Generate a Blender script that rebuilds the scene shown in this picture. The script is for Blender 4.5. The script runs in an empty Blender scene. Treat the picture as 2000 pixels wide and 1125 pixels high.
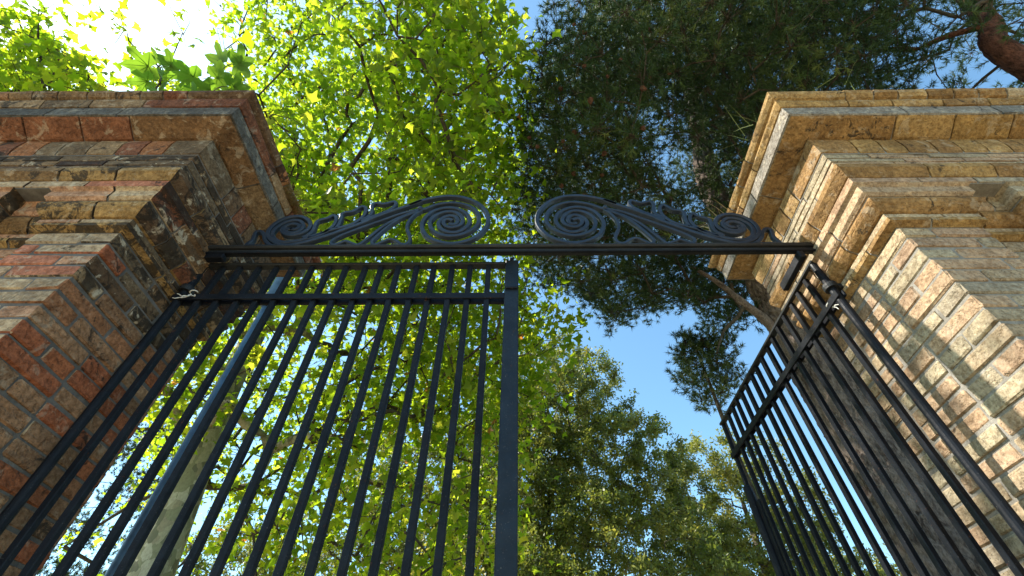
import bpy, bmesh, math, random
import numpy as np
from mathutils import Vector, Matrix, noise as mnoise

random.seed(7)
RNG = np.random.default_rng(11)
SC = bpy.context.scene
COL = SC.collection
R = math.radians

# ------------------------------------------------------------------ camera
cam_data = bpy.data.cameras.new("camera")
cam_data.sensor_width = 36.0
cam_data.lens = 16.0
cam_data.clip_start = 0.05
cam_data.clip_end = 2000.0
cam = bpy.data.objects.new("camera", cam_data)
cam.location = (0.0, 0.0, 1.5)
cam.rotation_euler = (R(90 + 48.2), 0.0, R(0.35))
COL.objects.link(cam)
SC.camera = cam

# ------------------------------------------------------------------ world and sun
TO_SUN = Vector((-1.0, 0.10, 1.05)).normalized()
SUN_EL = math.asin(TO_SUN.z)
SUN_AZ = math.atan2(TO_SUN.x, TO_SUN.y)            # clockwise from +Y
world = bpy.data.worlds.new("World")
SC.world = world
world.use_nodes = True
wn = world.node_tree.nodes
wl = world.node_tree.links
wn.clear()
wo = wn.new("ShaderNodeOutputWorld")
wb = wn.new("ShaderNodeBackground")
sky = wn.new("ShaderNodeTexSky")
sky.sky_type = 'NISHITA'
sky.sun_disc = False
sky.sun_elevation = SUN_EL
sky.sun_rotation = SUN_AZ
sky.altitude = 0
sky.air_density = 1.0
sky.dust_density = 0.7
sky.ozone_density = 1.0
wb.inputs["Strength"].default_value = 0.15
grade = wn.new("ShaderNodeMix"); grade.data_type = 'RGBA'; grade.blend_type = 'MULTIPLY'; grade.inputs[0].default_value = 1.0
grade.inputs[7].default_value = (0.80, 1.05, 1.02, 1.0)      # the photograph's cool white balance
wl.new(sky.outputs[0], grade.inputs[6]); wl.new(grade.outputs[2], wb.inputs[0])
wl.new(wb.outputs[0], wo.inputs[0])

sun_data = bpy.data.lights.new("sun", 'SUN')
sun_data.energy = 5.0
sun_data.angle = R(0.53)
sun_data.color = (1.0, 0.93, 0.82)
sun = bpy.data.objects.new("sun", sun_data)
sun.rotation_euler = TO_SUN.to_track_quat('Z', 'Y').to_euler()
COL.objects.link(sun)

SC.view_settings.view_transform = 'Standard'
SC.view_settings.look = 'None'
SC.view_settings.gamma = 1.0
SC.view_settings.use_curve_mapping = False
SC.view_settings.exposure = 1.25
SC.cycles.max_bounces = 8
SC.cycles.diffuse_bounces = 4
SC.cycles.glossy_bounces = 2
SC.cycles.transmission_bounces = 5
SC.cycles.transparent_max_bounces = 4
SC.cycles.use_denoising = True
SC.cycles.sample_clamp_indirect = 6.0

# ------------------------------------------------------------------ helpers: objects
def link(o, parent=None):
    COL.objects.link(o)
    if parent is not None:
        o.parent = parent
    return o

def tag(o, label=None, cat=None, group=None, kind=None):
    if label: o["label"] = label
    if cat: o["category"] = cat
    if group: o["group"] = group
    if kind: o["kind"] = kind
    return o

def empty(name, loc, label, cat, group=None):
    o = bpy.data.objects.new(name, None)
    o.location = loc
    o.empty_display_size = 0.2
    COL.objects.link(o)
    return tag(o, label, cat, group)

def place(o, parent, origin):
    """origin: world position of the object's local zero"""
    o.parent = parent
    if parent is not None:
        o.location = Vector(origin) - parent.location
    else:
        o.location = origin

def np_mesh(name, verts, faces, mat, smooth=False, attr=None):
    """verts (n,3); faces: (m,k) array or list of lists"""
    me = bpy.data.meshes.new(name)
    verts = np.asarray(verts, dtype=np.float32)
    if isinstance(faces, np.ndarray):
        m, k = faces.shape
        me.vertices.add(len(verts))
        me.vertices.foreach_set("co", verts.ravel())
        me.loops.add(m * k)
        me.loops.foreach_set("vertex_index", faces.astype(np.int32).ravel())
        me.polygons.add(m)
        me.polygons.foreach_set("loop_start", np.arange(0, m * k, k, dtype=np.int32))
        me.polygons.foreach_set("loop_total", np.full(m, k, dtype=np.int32))
        me.update(calc_edges=True)
    else:
        me.from_pydata([tuple(v) for v in verts], [], faces)
        me.update()
    if attr is not None:
        a = me.attributes.new("tint", 'FLOAT', 'POINT')
        a.data.foreach_set("value", np.asarray(attr, dtype=np.float32))
    if smooth:
        me.polygons.foreach_set("use_smooth", np.ones(len(me.polygons), dtype=bool))
    me.materials.append(mat)
    return me

def mesh_obj(name, verts, faces, mat, parent=None, origin=None, smooth=False, attr=None, kind=None, fix=True):
    verts = np.asarray(verts, dtype=np.float64)
    if origin is None:
        origin = verts.mean(axis=0)
    me = np_mesh(name, verts - np.asarray(origin), faces, mat, smooth, attr)
    if fix:
        bm = bmesh.new(); bm.from_mesh(me)
        bmesh.ops.recalc_face_normals(bm, faces=bm.faces)
        bm.to_mesh(me); bm.free()
    o = bpy.data.objects.new(name, me)
    COL.objects.link(o)
    place(o, parent, Vector([float(c) for c in origin]))
    if kind: o["kind"] = kind
    return o

class MB:
    def __init__(self):
        self.v = []; self.f = []
    def add(self, verts, faces):
        b = len(self.v)
        self.v.extend([tuple(map(float, p)) for p in verts])
        self.f.extend([[i + b for i in f] for f in faces])
    def box(self, x0, x1, y0, y1, z0, z1, ch=0.0):
        if ch <= 0:
            v = [(x, y, z) for x in (x0, x1) for y in (y0, y1) for z in (z0, z1)]
            self.add(v, [[0,1,3,2],[4,6,7,5],[0,4,5,1],[2,3,7,6],[0,2,6,4],[1,5,7,3]])
        else:
            v, f = cham_box(x0, x1, y0, y1, z0, z1, ch)
            self.add(v, f)
    def tube(self, pts, rad, n=10, caps=True):
        v, f = tube_geo(pts, rad, n, caps)
        self.add(v, f)
    def build(self, name, mat, parent=None, origin=None, smooth=False, kind=None):
        return mesh_obj(name, self.v, self.f, mat, parent, origin, smooth, kind=kind)

def cham_box(x0, x1, y0, y1, z0, z1, c, jit=0.0, rnd=None):
    """box with chamfered edges: 24 verts, 26 faces"""
    c = min(c, (x1-x0)*0.3, (y1-y0)*0.3, (z1-z0)*0.3)
    lo = (x0, y0, z0); hi = (x1, y1, z1)
    V = []; idx = {}
    for sx in (0, 1):
        for sy in (0, 1):
            for sz in (0, 1):
                s = (sx, sy, sz)
                for ax in range(3):
                    p = []
                    for k in range(3):
                        e = hi[k] if s[k] else lo[k]
                        if k != ax:
                            e += -c if s[k] else c
                        p.append(e)
                    if jit and rnd:
                        p = [q + rnd.uniform(-jit, jit) for q in p]
                    idx[(s, ax)] = len(V); V.append(tuple(p))
    F = []
    for ax in range(3):
        u, w = [k for k in range(3) if k != ax]
        for e in (0, 1):
            q = []
            for (a, b) in ((0,0),(1,0),(1,1),(0,1)):
                s = [0,0,0]; s[ax] = e; s[u] = a; s[w] = b
                q.append(idx[(tuple(s), ax)])
            F.append(q)
    for ax in range(3):
        u, w = [k for k in range(3) if k != ax]
        for a in (0, 1):
            for b in (0, 1):
                s0 = [0,0,0]; s0[u] = a; s0[w] = b
                s1 = list(s0); s1[ax] = 1
                F.append([idx[(tuple(s0), u)], idx[(tuple(s1), u)], idx[(tuple(s1), w)], idx[(tuple(s0), w)]])
    for sx in (0, 1):
        for sy in (0, 1):
            for sz in (0, 1):
                F.append([idx[((sx,sy,sz), k)] for k in range(3)])
    return V, F

def tube_geo(pts, rad, n=8, caps=True):
    pts = [Vector(p) for p in pts]
    if not hasattr(rad, '__len__'): rad = [rad] * len(pts)
    V = []; F = []
    prev = None
    for i, p in enumerate(pts):
        t = (pts[min(i+1, len(pts)-1)] - pts[max(i-1, 0)])
        if t.length < 1e-9: t = Vector((0,0,1))
        t.normalize()
        if prev is None:
            u = t.orthogonal().normalized()
        else:
            u = (prev - t * prev.dot(t))
            u = u.normalized() if u.length > 1e-6 else t.orthogonal().normalized()
        prev = u
        w = t.cross(u)
        for k in range(n):
            a = 2*math.pi*k/n
            V.append(p + (u*math.cos(a) + w*math.sin(a)) * rad[i])
    for i in range(len(pts)-1):
        for k in range(n):
            a = i*n + k; b = i*n + (k+1) % n
            F.append([a, b, b+n, a+n])
    if caps:
        F.append(list(range(n))[::-1])
        F.append([(len(pts)-1)*n + k for k in range(n)])
    return V, F

def catmull(pts, seg):
    P = [np.array(p, dtype=float) for p in pts]
    P = [2*P[0]-P[1]] + P + [2*P[-1]-P[-2]]
    out = []
    for i in range(1, len(P)-2):
        p0, p1, p2, p3 = P[i-1], P[i], P[i+1], P[i+2]
        n = max(2, int(math.ceil(np.linalg.norm(p2-p1)/seg)))
        for k in range(n):
            t = k/n
            out.append(0.5*((2*p1)+(-p0+p2)*t+(2*p0-5*p1+4*p2-p3)*t*t+(-p0+3*p1-3*p2+p3)*t**3))
    out.append(P[-2])
    return out

# ------------------------------------------------------------------ helpers: materials
class Mat:
    def __init__(self, name):
        self.m = bpy.data.materials.new(name); self.m.use_nodes = True
        self.nt = self.m.node_tree; self.nt.nodes.clear()
        self.out = self.n("ShaderNodeOutputMaterial")
    def n(self, t, **kw):
        nd = self.nt.nodes.new(t)
        for k, v in kw.items():
            if hasattr(nd, k): setattr(nd, k, v)
        return nd
    def l(self, a, b): self.nt.links.new(a, b)
    def pos(self, scale=(1,1,1)):
        g = self.n("ShaderNodeNewGeometry")
        mp = self.n("ShaderNodeMapping"); mp.inputs["Scale"].default_value = scale
        self.l(g.outputs["Position"], mp.inputs[0])
        return mp.outputs[0]
    def noise(self, vec, scale, detail=4, rough=0.55, dist=0.0):
        t = self.n("ShaderNodeTexNoise")
        t.inputs["Scale"].default_value = scale; t.inputs["Detail"].default_value = detail
        t.inputs["Roughness"].default_value = rough; t.inputs["Distortion"].default_value = dist
        self.l(vec, t.inputs["Vector"])
        return t.outputs["Fac"]
    def ramp(self, fac, stops, interp='LINEAR'):
        r = self.n("ShaderNodeValToRGB"); cr = r.color_ramp; cr.interpolation = interp
        while len(cr.elements) < len(stops): cr.elements.new(0.5)
        for e, (p, c) in zip(cr.elements, stops):
            e.position = p
            e.color = (c, c, c, 1) if not hasattr(c, '__len__') else (c[0], c[1], c[2], 1)
        self.l(fac, r.inputs[0])
        return r.outputs[0]
    def mix(self, fac, a, b, mode='MIX'):
        m = self.n("ShaderNodeMix"); m.data_type = 'RGBA'; m.blend_type = mode
        for s, v in ((m.inputs["Factor"], fac), (m.inputs["A"], a), (m.inputs["B"], b)):
            pass
        fi = m.inputs[0]; ai = m.inputs[6]; bi = m.inputs[7]
        for s, v in ((fi, fac), (ai, a), (bi, b)):
            if isinstance(v, (int, float)): s.default_value = v if s is fi else (v, v, v, 1)
            elif isinstance(v, tuple): s.default_value = (v[0], v[1], v[2], 1)
            else: self.l(v, s)
        return m.outputs[2]
    def math(self, op, a, b=0.0):
        m = self.n("ShaderNodeMath"); m.operation = op
        for s, v in ((m.inputs[0], a), (m.inputs[1], b)):
            if isinstance(v, (int, float)): s.default_value = v
            else: self.l(v, s)
        return m.outputs[0]
    def bump(self, h, strength, dist, normal=None):
        b = self.n("ShaderNodeBump"); b.inputs["Strength"].default_value = strength
        b.inputs["Distance"].default_value = dist
        self.l(h, b.inputs["Height"])
        if normal is not None: self.l(normal, b.inputs["Normal"])
        return b.outputs[0]
    def bsdf(self, color, rough=0.8, normal=None, metal=0.0, spec=0.4):
        p = self.n("ShaderNodeBsdfPrincipled")
        if isinstance(color, tuple): p.inputs["Base Color"].default_value = (*color, 1)
        else: self.l(color, p.inputs["Base Color"])
        if isinstance(rough, (int, float)): p.inputs["Roughness"].default_value = rough
        else: self.l(rough, p.inputs["Roughness"])
        p.inputs["Metallic"].default_value = metal
        p.inputs["Specular IOR Level"].default_value = spec
        if normal is not None: self.l(normal, p.inputs["Normal"])
        self.l(p.outputs[0], self.out.inputs[0])
        return p

def brick_material(name, palette, soot=0.35, lime=0.3, soot_col=(0.022, 0.018, 0.014), bump=0.9):
    """palette: colours picked per brick by the object's own random number"""
    M = Mat(name)
    P = M.pos()
    oi = M.n("ShaderNodeObjectInfo")
    n = len(palette)
    base = M.ramp(oi.outputs["Random"], [(i/n, c) for i, c in enumerate(palette)], 'CONSTANT')
    big = M.noise(P, 7.0, 5, 0.6)
    fine = M.noise(P, 60.0, 5, 0.65)
    grit = M.noise(P, 220.0, 3, 0.6)
    c = M.mix(M.ramp(big, [(0.3, 0.0), (0.7, 1.0)]), M.mix(1.0, base, (0.62, 0.58, 0.55), 'MULTIPLY'), M.mix(1.0, base, (1.22, 1.2, 1.15), 'MULTIPLY'))
    c = M.mix(M.ramp(fine, [(0.38, 0.0), (0.62, 0.85)]), c, M.mix(1.0, c, (0.50, 0.45, 0.40), 'MULTIPLY'))
    streak = M.noise(M.pos((1.0, 1.0, 2.6)), 34.0, 5, 0.7, 0.5)
    c = M.mix(M.ramp(streak, [(0.50, 0.0), (0.66, 0.6)]), c, M.mix(1.0, c, (1.45, 1.4, 1.3), 'MULTIPLY'))
    c = M.mix(M.ramp(M.noise(P, 150.0, 2, 0.5), [(0.64, 0.0), (0.70, 0.75)]), c, (0.03, 0.025, 0.02))
    # pale lime / eroded patches
    lm = M.noise(P, 13.0, 6, 0.7, 0.6)
    c = M.mix(M.math('MULTIPLY', M.ramp(lm, [(0.56, 0.0), (0.62, 1.0)]), lime), c, (0.50, 0.43, 0.32))
    # soot and lichen
    st = M.noise(P, 10.5, 7, 0.72, 0.9)
    lo = 0.70 - 0.30*soot
    rnd2 = M.math('FRACT', M.math('MULTIPLY', oi.outputs["Random"], 37.7))
    st2 = M.math('ADD', st, M.math('MULTIPLY', M.math('SUBTRACT', rnd2, 0.5), 0.22))
    c = M.mix(M.math('MULTIPLY', M.ramp(st2, [(lo, 0.0), (lo+0.05, 1.0)]), 0.85), c, soot_col)
    b = M.bump(grit, 0.5*bump, 0.0025)
    b = M.bump(fine, 0.9*bump, 0.006, b)
    b = M.bump(M.ramp(M.noise(P, 28.0, 4, 0.6, 0.4), [(0.30, 0.0), (0.5, 1.0)]), 0.8*bump, 0.008, b)
    M.bsdf(c, 0.9, b, spec=0.2)
    return M.m

def mortar_material(name, col, dark):
    M = Mat(name); P = M.pos()
    n1 = M.noise(P, 12.0, 6, 0.65); n2 = M.noise(P, 140.0, 4, 0.6)
    c = M.mix(M.ramp(n1, [(0.35, 0.0), (0.65, 1.0)]), col, dark)
    c = M.mix(M.ramp(n2, [(0.4, 0.0), (0.7, 0.4)]), c, (0.10, 0.09, 0.08))
    M.bsdf(c, 0.95, M.bump(n2, 0.8, 0.004, M.bump(M.noise(P, 30, 4), 0.8, 0.01)), spec=0.15)
    return M.m

def iron_material(name, base, rust=0.15, rough=0.45, spec=0.28):
    M = Mat(name); P = M.pos()
    n1 = M.noise(P, 35.0, 6, 0.7, 0.3); n2 = M.noise(P, 8.0, 4, 0.6); n3 = M.noise(P, 180, 3, 0.6)
    c = M.mix(M.ramp(n2, [(0.3, 0.0), (0.7, 1.0)]), base, tuple(x*1.9+0.004 for x in base))
    c = M.mix(M.math('MULTIPLY', M.ramp(n1, [(0.64, 0.0), (0.70, 1.0)]), rust*4), c, (0.11, 0.045, 0.02))
    c = M.mix(M.math('MULTIPLY', M.ramp(n3, [(0.66, 0.0), (0.72, 1.0)]), 0.5), c, (0.16, 0.15, 0.14))
    r = M.ramp(n1, [(0.3, rough-0.1), (0.7, rough+0.25)])
    M.bsdf(c, r, M.bump(n1, 0.45, 0.003, M.bump(n2, 0.5, 0.01)), spec=spec)
    return M.m

def leaf_material(name, refl, trans, tmix=0.55, rough=0.5, spec=0.3):
    """refl / trans: ramp stops over the per-leaf tint attribute"""
    M = Mat(name)
    at = M.n("ShaderNodeAttribute"); at.attribute_name = "tint"; at.attribute_type = 'GEOMETRY'
    oi = M.n("ShaderNodeObjectInfo")
    c1 = M.ramp(at.outputs["Fac"], refl); c2 = M.ramp(at.outputs["Fac"], trans)
    p = M.n("ShaderNodeBsdfPrincipled"); M.l(c1, p.inputs["Base Color"])
    p.inputs["Roughness"].default_value = rough; p.inputs["Specular IOR Level"].default_value = spec
    t = M.n("ShaderNodeBsdfTranslucent"); M.l(c2, t.inputs["Color"])
    mx = M.n("ShaderNodeMixShader"); mx.inputs[0].default_value = tmix
    M.l(p.outputs[0], mx.inputs[1]); M.l(t.outputs[0], mx.inputs[2]); M.l(mx.outputs[0], M.out.inputs[0])
    return M.m

TAN = [(0.42, 0.34, 0.23), (0.36, 0.29, 0.20), (0.46, 0.37, 0.25), (0.40, 0.29, 0.20), (0.33, 0.29, 0.22), (0.44, 0.33, 0.22), (0.38, 0.33, 0.24), (0.42, 0.31, 0.21), (0.36, 0.31, 0.22), (0.43, 0.30, 0.20), (0.39, 0.34, 0.24), (0.41, 0.29, 0.19)]
RED = [(0.34, 0.125, 0.06), (0.29, 0.17, 0.10), (0.33, 0.19, 0.11), (0.32, 0.11, 0.055), (0.27, 0.16, 0.095), (0.34, 0.21, 0.125), (0.31, 0.15, 0.08)]
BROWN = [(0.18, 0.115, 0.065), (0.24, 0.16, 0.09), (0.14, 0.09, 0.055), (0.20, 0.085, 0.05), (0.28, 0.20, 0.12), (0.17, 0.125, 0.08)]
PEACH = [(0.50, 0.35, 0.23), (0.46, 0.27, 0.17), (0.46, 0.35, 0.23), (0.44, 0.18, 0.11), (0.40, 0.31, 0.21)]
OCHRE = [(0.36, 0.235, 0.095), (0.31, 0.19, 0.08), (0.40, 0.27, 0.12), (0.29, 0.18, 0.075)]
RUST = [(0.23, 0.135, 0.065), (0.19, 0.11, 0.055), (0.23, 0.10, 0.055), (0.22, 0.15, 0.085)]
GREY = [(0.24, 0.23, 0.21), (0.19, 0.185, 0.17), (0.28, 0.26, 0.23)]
M_TAN = brick_material("brick_tan", TAN, 0.06, 0.22, bump=0.7)
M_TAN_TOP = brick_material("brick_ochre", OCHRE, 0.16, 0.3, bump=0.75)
RED = [tuple(x*1.08 for x in c) for c in RED]
M_RED = brick_material("brick_red", RED, 0.20, 0.25)
M_SOOT_SHADE = brick_material("brick_soot_shade", BROWN, 0.72, 0.75)  # real soot, with the shade of the flank darkened into the colour
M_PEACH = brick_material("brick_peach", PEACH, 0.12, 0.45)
M_BROWN_TOP = brick_material("brick_brown", BROWN + [(0.33, 0.15, 0.07)], 0.40, 0.3)
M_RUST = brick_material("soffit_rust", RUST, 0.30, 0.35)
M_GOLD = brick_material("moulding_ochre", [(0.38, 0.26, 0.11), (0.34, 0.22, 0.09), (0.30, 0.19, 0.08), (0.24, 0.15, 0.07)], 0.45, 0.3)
M_GREY_L = brick_material("skylit_face_dark", [tuple(x*0.5 for x in c) for c in GREY], 0.25, 0.25)
M_GREY_R = brick_material("skylit_face_pale", GREY, 0.15, 0.5)
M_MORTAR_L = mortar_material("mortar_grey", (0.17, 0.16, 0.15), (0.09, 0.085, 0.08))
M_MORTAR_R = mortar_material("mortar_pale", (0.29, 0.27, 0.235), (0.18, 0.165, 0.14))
M_IRON = iron_material("painted_iron", (0.0025, 0.0035, 0.006), 0.14, 0.48, 0.16)
M_POST = iron_material("painted_post", (0.005, 0.009, 0.015), 0.08, 0.42, 0.22)
M_IRON_OLD = iron_material("weathered_iron", (0.008, 0.009, 0.010), 0.20, 0.5)
M_SCROLL = iron_material("scroll_iron", (0.009, 0.015, 0.026), 0.08, 0.38)
M_STEEL = iron_material("blue_grey_steel", (0.05, 0.085, 0.13), 0.02, 0.35)
# ------------------------------------------------------------------ ground
def ground_mat():
    M = Mat("ground_earth"); P = M.pos()
    n1 = M.noise(P, 0.35, 6); n2 = M.noise(P, 9.0, 6, 0.7); n3 = M.noise(P, 60, 4)
    c = M.mix(M.ramp(n1, [(0.4, 0.0), (0.6, 1.0)]), (0.42, 0.33, 0.20), (0.30, 0.25, 0.14))
    c = M.mix(M.ramp(n2, [(0.35, 0.0), (0.7, 0.5)]), c, (0.22, 0.18, 0.13))
    M.bsdf(c, 0.95, M.bump(n2, 0.6, 0.03, M.bump(n3, 0.6, 0.01)), spec=0.1)
    return M.m
def path_mat():
    M = Mat("sandy_path"); P = M.pos()
    n1 = M.noise(P, 1.2, 6); n3 = M.noise(P, 90, 5, 0.7)
    c = M.mix(M.ramp(n1, [(0.35, 0.0), (0.65, 1.0)]), (0.52, 0.42, 0.28), (0.44, 0.35, 0.23))
    c = M.mix(M.ramp(n3, [(0.45, 0.0), (0.6, 0.6)]), c, (0.25, 0.21, 0.16))
    M.bsdf(c, 0.95, M.bump(n3, 0.8, 0.008), spec=0.1)
    return M.m
b = MB(); b.add([(-600,-600,-0.004),(600,-600,-0.004),(600,600,-0.004),(-600,600,-0.004)], [[0,1,2,3]])
tag(b.build("ground", ground_mat(), origin=(0,0,0)), kind="structure")
b = MB()
pp = [(-2.6,-20),(2.6,-20),(3.2,-3),(1.62,0.9),(1.66,2.2),(3.0,4.5),(2.6,12),(1.2,26),(-1.6,26),(-1.6,12),(-3.2,4.5),(-1.70,2.2),(-1.70,0.9),(-3.4,-3)]
b.add([(x,y,0.0) for x,y in pp], [list(range(len(pp)))])
tag(b.build("path", path_mat(), origin=(0,0,0)), kind="structure")

# ------------------------------------------------------------------ brick piers
YF, YB = 1.14, 1.85         # front and back faces of the shaft
W1, RW, RD = 0.375, 0.33, 0.08   # corner pilaster width, recess width and depth
AEND = 1.95
SKEW = 0.02

def plan_path(jog):
    if jog:
        return [(AEND, YF), (W1+RW, YF), (W1+RW, YF+RD), (W1, YF+RD), (W1, YF), (0, YF), (0, YB), (AEND, YB)]
    return [(AEND, YF), (0, YF), (0, YB), (AEND, YB)]

def path_data(pts):
    P = [np.array(p, float) for p in pts]
    seg = []; s = 0.0; cum = [0.0]
    for a, b_ in zip(P[:-1], P[1:]):
        d = b_-a; L = np.linalg.norm(d); d /= L
        seg.append((a, d, np.array([-d[1], d[0]]), L)); s += L; cum.append(s)
    return P, seg, cum

def station(PD, s):
    P, seg, cum = PD
    for i in range(1, len(cum)-1):
        if abs(s-cum[i]) < 1e-6:
            return P[i], seg[i-1][2] + seg[i][2]
    for i, (a, d, n, L) in enumerate(seg):
        if s <= cum[i+1] + 1e-9 or i == len(seg)-1:
            return a + d*(s-cum[i]), n

def sweep(PD, prof, s0, s1, W, o_in=-0.09, step=0.12, jit=0.0, rnd=None, warp=None):
    cum = PD[2]
    S = [s0] + [c for c in cum[1:-1] if s0+1e-4 < c < s1-1e-4] + [s1]
    T = []
    for a, b_ in zip(S[:-1], S[1:]):
        n = max(1, int(round((b_-a)/step)))
        T += [a + (b_-a)*k/n for k in range(n)]
    T.append(s1)
    ring = list(prof) + [(o_in, prof[-1][1]), (o_in, prof[0][1])]
    V = []; F = []; m = len(ring)
    for s in T:
        p, nv = station(PD, s)
        for k, (o, z) in enumerate(ring):
            j = (rnd.uniform(-jit, jit) if (jit and k < len(prof)) else 0.0)
            jz = (rnd.uniform(-jit, jit) if (jit and k < len(prof)) else 0.0)
            q = p + nv*(o+j)
            zz = z + jz
            if warp: zz = warp(q[0], zz)
            V.append(W(q[0], q[1], zz))
    for i in range(len(T)-1):
        for k in range(m):
            a = i*m+k; b_ = i*m+(k+1) % m
            F.append([a, b_, b_+m, a+m])
    F.append(list(range(m))[::-1]); F.append([(len(T)-1)*m+k for k in range(m)])
    return V, F

def soften(prof, c=0.004):
    """chamfer the two end corners of an open profile"""
    (o0, z0), (o1, z1) = prof[0], prof[-1]
    out = [(o0-c, z0)] + [(o0, z0-c)] + list(prof[1:-1]) + ([(o1, z1+c)] if len(prof) > 1 else []) + [(o1-c, z1)]
    return out

def build_pier(sg, xs, Z, zc0, course, mats, label, warp_on, seed, plans):
    rnd = random.Random(seed)
    root = empty("brick_pier", (sg*(xs+0.6), 1.5, 0.0), label, "gate pier", "piers either side of the gateway")
    def W(a, y, z):
        return (sg*(xs+a) + SKEW*(y-YF), y, z)
    def warp(a, z):
        t = min(1.0, max(0.0, (z-3.86)/0.25))
        return z + warp_on*max(0.0, a+0.25)*0.030*t
    PJ = path_data(plan_path(True)); PS = path_data(plan_path(False))
    m_side, m_front, m_soot_shade, m_top, m_mortar = mats
    m_gold, m_grey, m_soffit = (M_GOLD, M_GREY_L, M_RUST) if plans == "L" else (M_TAN_TOP, M_GREY_R, M_TAN_TOP)  # ochre undersides and grey uprights hold bounce and sky light in their colour
    hidden = MB()
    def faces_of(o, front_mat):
        # paler street face paints in its sky light; flank keeps soot and painted shade
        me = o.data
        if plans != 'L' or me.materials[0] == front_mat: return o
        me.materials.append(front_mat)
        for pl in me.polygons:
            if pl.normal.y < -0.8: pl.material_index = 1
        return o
    def flank(o):  # inner faces go darker: soot plus shade put into the colour
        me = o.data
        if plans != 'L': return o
        me.materials.append(m_soot_shade)
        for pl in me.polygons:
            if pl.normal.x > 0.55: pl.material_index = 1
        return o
    def brick(a0, a1, y0, y1, z0, z1, face, force_hidden=False):
        g = rnd.uniform(0.0045, 0.0065)
        pr = rnd.uniform(-0.003, 0.004)
        if face == 'f': y0 -= pr
        if face == 's': a0 -= pr
        if face == 'c': y0 -= pr; a0 -= rnd.uniform(-0.003, 0.004)
        v, f = cham_box(a0+(g if face != 'c' and face != 's' else 0), a1-g, y0+(g if face == 's' else 0), y1-g, z0+g, z1-g, 0.006, 0.0028, rnd)
        tz = rnd.uniform(-0.012, 0.012)
        ca = (a0+a1)/2; cyy = (y0+y1)/2
        v = [W(p[0], p[1], p[2] + tz*((p[0]-ca)+(p[1]-cyy))) for p in v]
        if force_hidden or z1 < 1.80 or a0 > 0.95 or (face != 'c' and y0 > YB-0.12 and a0 > 0.05):
            hidden.add(v, f); return
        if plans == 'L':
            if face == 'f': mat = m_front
            elif z0 > 2.75 + 0.35*(rnd.random()): mat = m_soot_shade
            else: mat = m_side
        else:
            mat = m_front if face == 'f' else m_side
        faces_of(mesh_obj("brick", v, f, mat, root), m_front)
    # shaft, course by course from the moulding down to the ground
    z1 = zc0; i = 0
    while z1 > 0.02:
        z0 = max(0.0, z1-course)
        hid = z1 < 1.80
        if i % 2 == 0:   # header on the front, stretcher on the side
            brick(0, 0.14, YF, YF+0.285, z0, z1, 'c')
            fr = [(0.14, W1)]
            sd = [(YF+0.285, YF+0.57), (YF+0.57, YB)]
        else:
            brick(0, 0.285, YF, YF+0.14, z0, z1, 'c')
            fr = [(0.285, W1)]
            sd = [(YF+0.14, YF+0.425), (YF+0.425, YB)] if rnd.random() < 0.6 else [(YF+0.14, YF+0.28), (YF+0.28, YF+0.565), (YF+0.565, YB)]
        for a0, a1 in fr: brick(a0, a1, YF, YF+0.10, z0, z1, 'f')
        for y0, y1 in sd: brick(0, 0.10, y0, y1, z0, z1, 's')
        # recess and second pilaster
        if i % 2 == 0: rc = [(W1, W1+0.13), (W1+0.13, W1+RW)]
        else: rc = [(W1, W1+RW)]
        for a0, a1 in rc: brick(a0, a1, YF+RD, YF+RD+0.10, z0, z1, 'f')
        a = W1+RW; k = 0
        while a < AEND-0.02:
            L = 0.285 if (k > 0 or i % 2) else 0.14
            a1 = min(AEND, a+L)
            brick(a, a1, YF, YF+0.10, z0, z1, 'f'); a = a1; k += 1
        # back face (towards the park)
        a = 0.10
        while a < AEND-0.02:
            a1 = min(AEND, a+0.285)
            brick(a, a1, YB-0.10, YB, z0, z1, 'b', True); a = a1
        z1 = z0; i += 1
    # frieze: plain courses, straight in plan
    def run(PD, prof, L, mat, name, jit=0.0016, vary=0.15, smax=None, gap=0.0055, corner=0.10, seedshift=0):
        rr = random.Random(seed*31+seedshift)
        P, seg, cum = PD
        smin = 0.0; send = cum[-2] + 0.75 if len(cum) > 2 else cum[-1]
        brk = [cum[-1]]; s = cum[-1] - L*rr.uniform(0.3, 0.9)
        brk = []
        s = smin + L*rr.uniform(0.2, 1.0)
        while s < cum[-1]-0.05:
            if all(abs(s-c) > corner for c in cum[1:-1]): brk.append(s)
            s += L*(1+rr.uniform(-vary, vary))
        brk = [0.0] + brk + [cum[-1]]
        # never leave a piece longer than 1.7 L on a long straight
        for a, b_ in zip(brk[:-1], brk[1:]):
            far = a > cum[-2] + 0.45 or (b_ < 0.95)
            v, f = sweep(PD, prof, a+gap, b_-gap, W, jit=jit, rnd=rr, warp=warp, step=0.09)
            if far: hidden.add(v, f)
            else:
                o = mesh_obj(name, v, f, mat, root)
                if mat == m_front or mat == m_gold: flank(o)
    zt, zb = Z['hdrB'], Z['frB']+0.045
    nfr = 3
    for k in range(nfr):
        z1 = zt-(zt-zb)*k/nfr; z0 = zt-(zt-zb)*(k+1)/nfr
        prof = soften([(0.090, z1-0.004), (0.090, z0+0.004)], 0.003)
        run(PS, prof, 0.285, m_soot_shade if plans == 'L' else m_side, "brick", seedshift=40+k, jit=0.002)
    # lip under the frieze
    run(PS, soften([(0.106, Z['frB']+0.041), (0.108, Z['frB']+0.004), (0.082, Z['s2']+0.004)], 0.003), 0.285, m_gold, "moulding_brick", seedshift=1)
    # two thin courses stepping in
    run(PS, soften([(0.080, Z['s2']-0.002), (0.080, Z['f2']+0.006)], 0.003), 0.285, m_front, "brick", seedshift=2)
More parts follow.
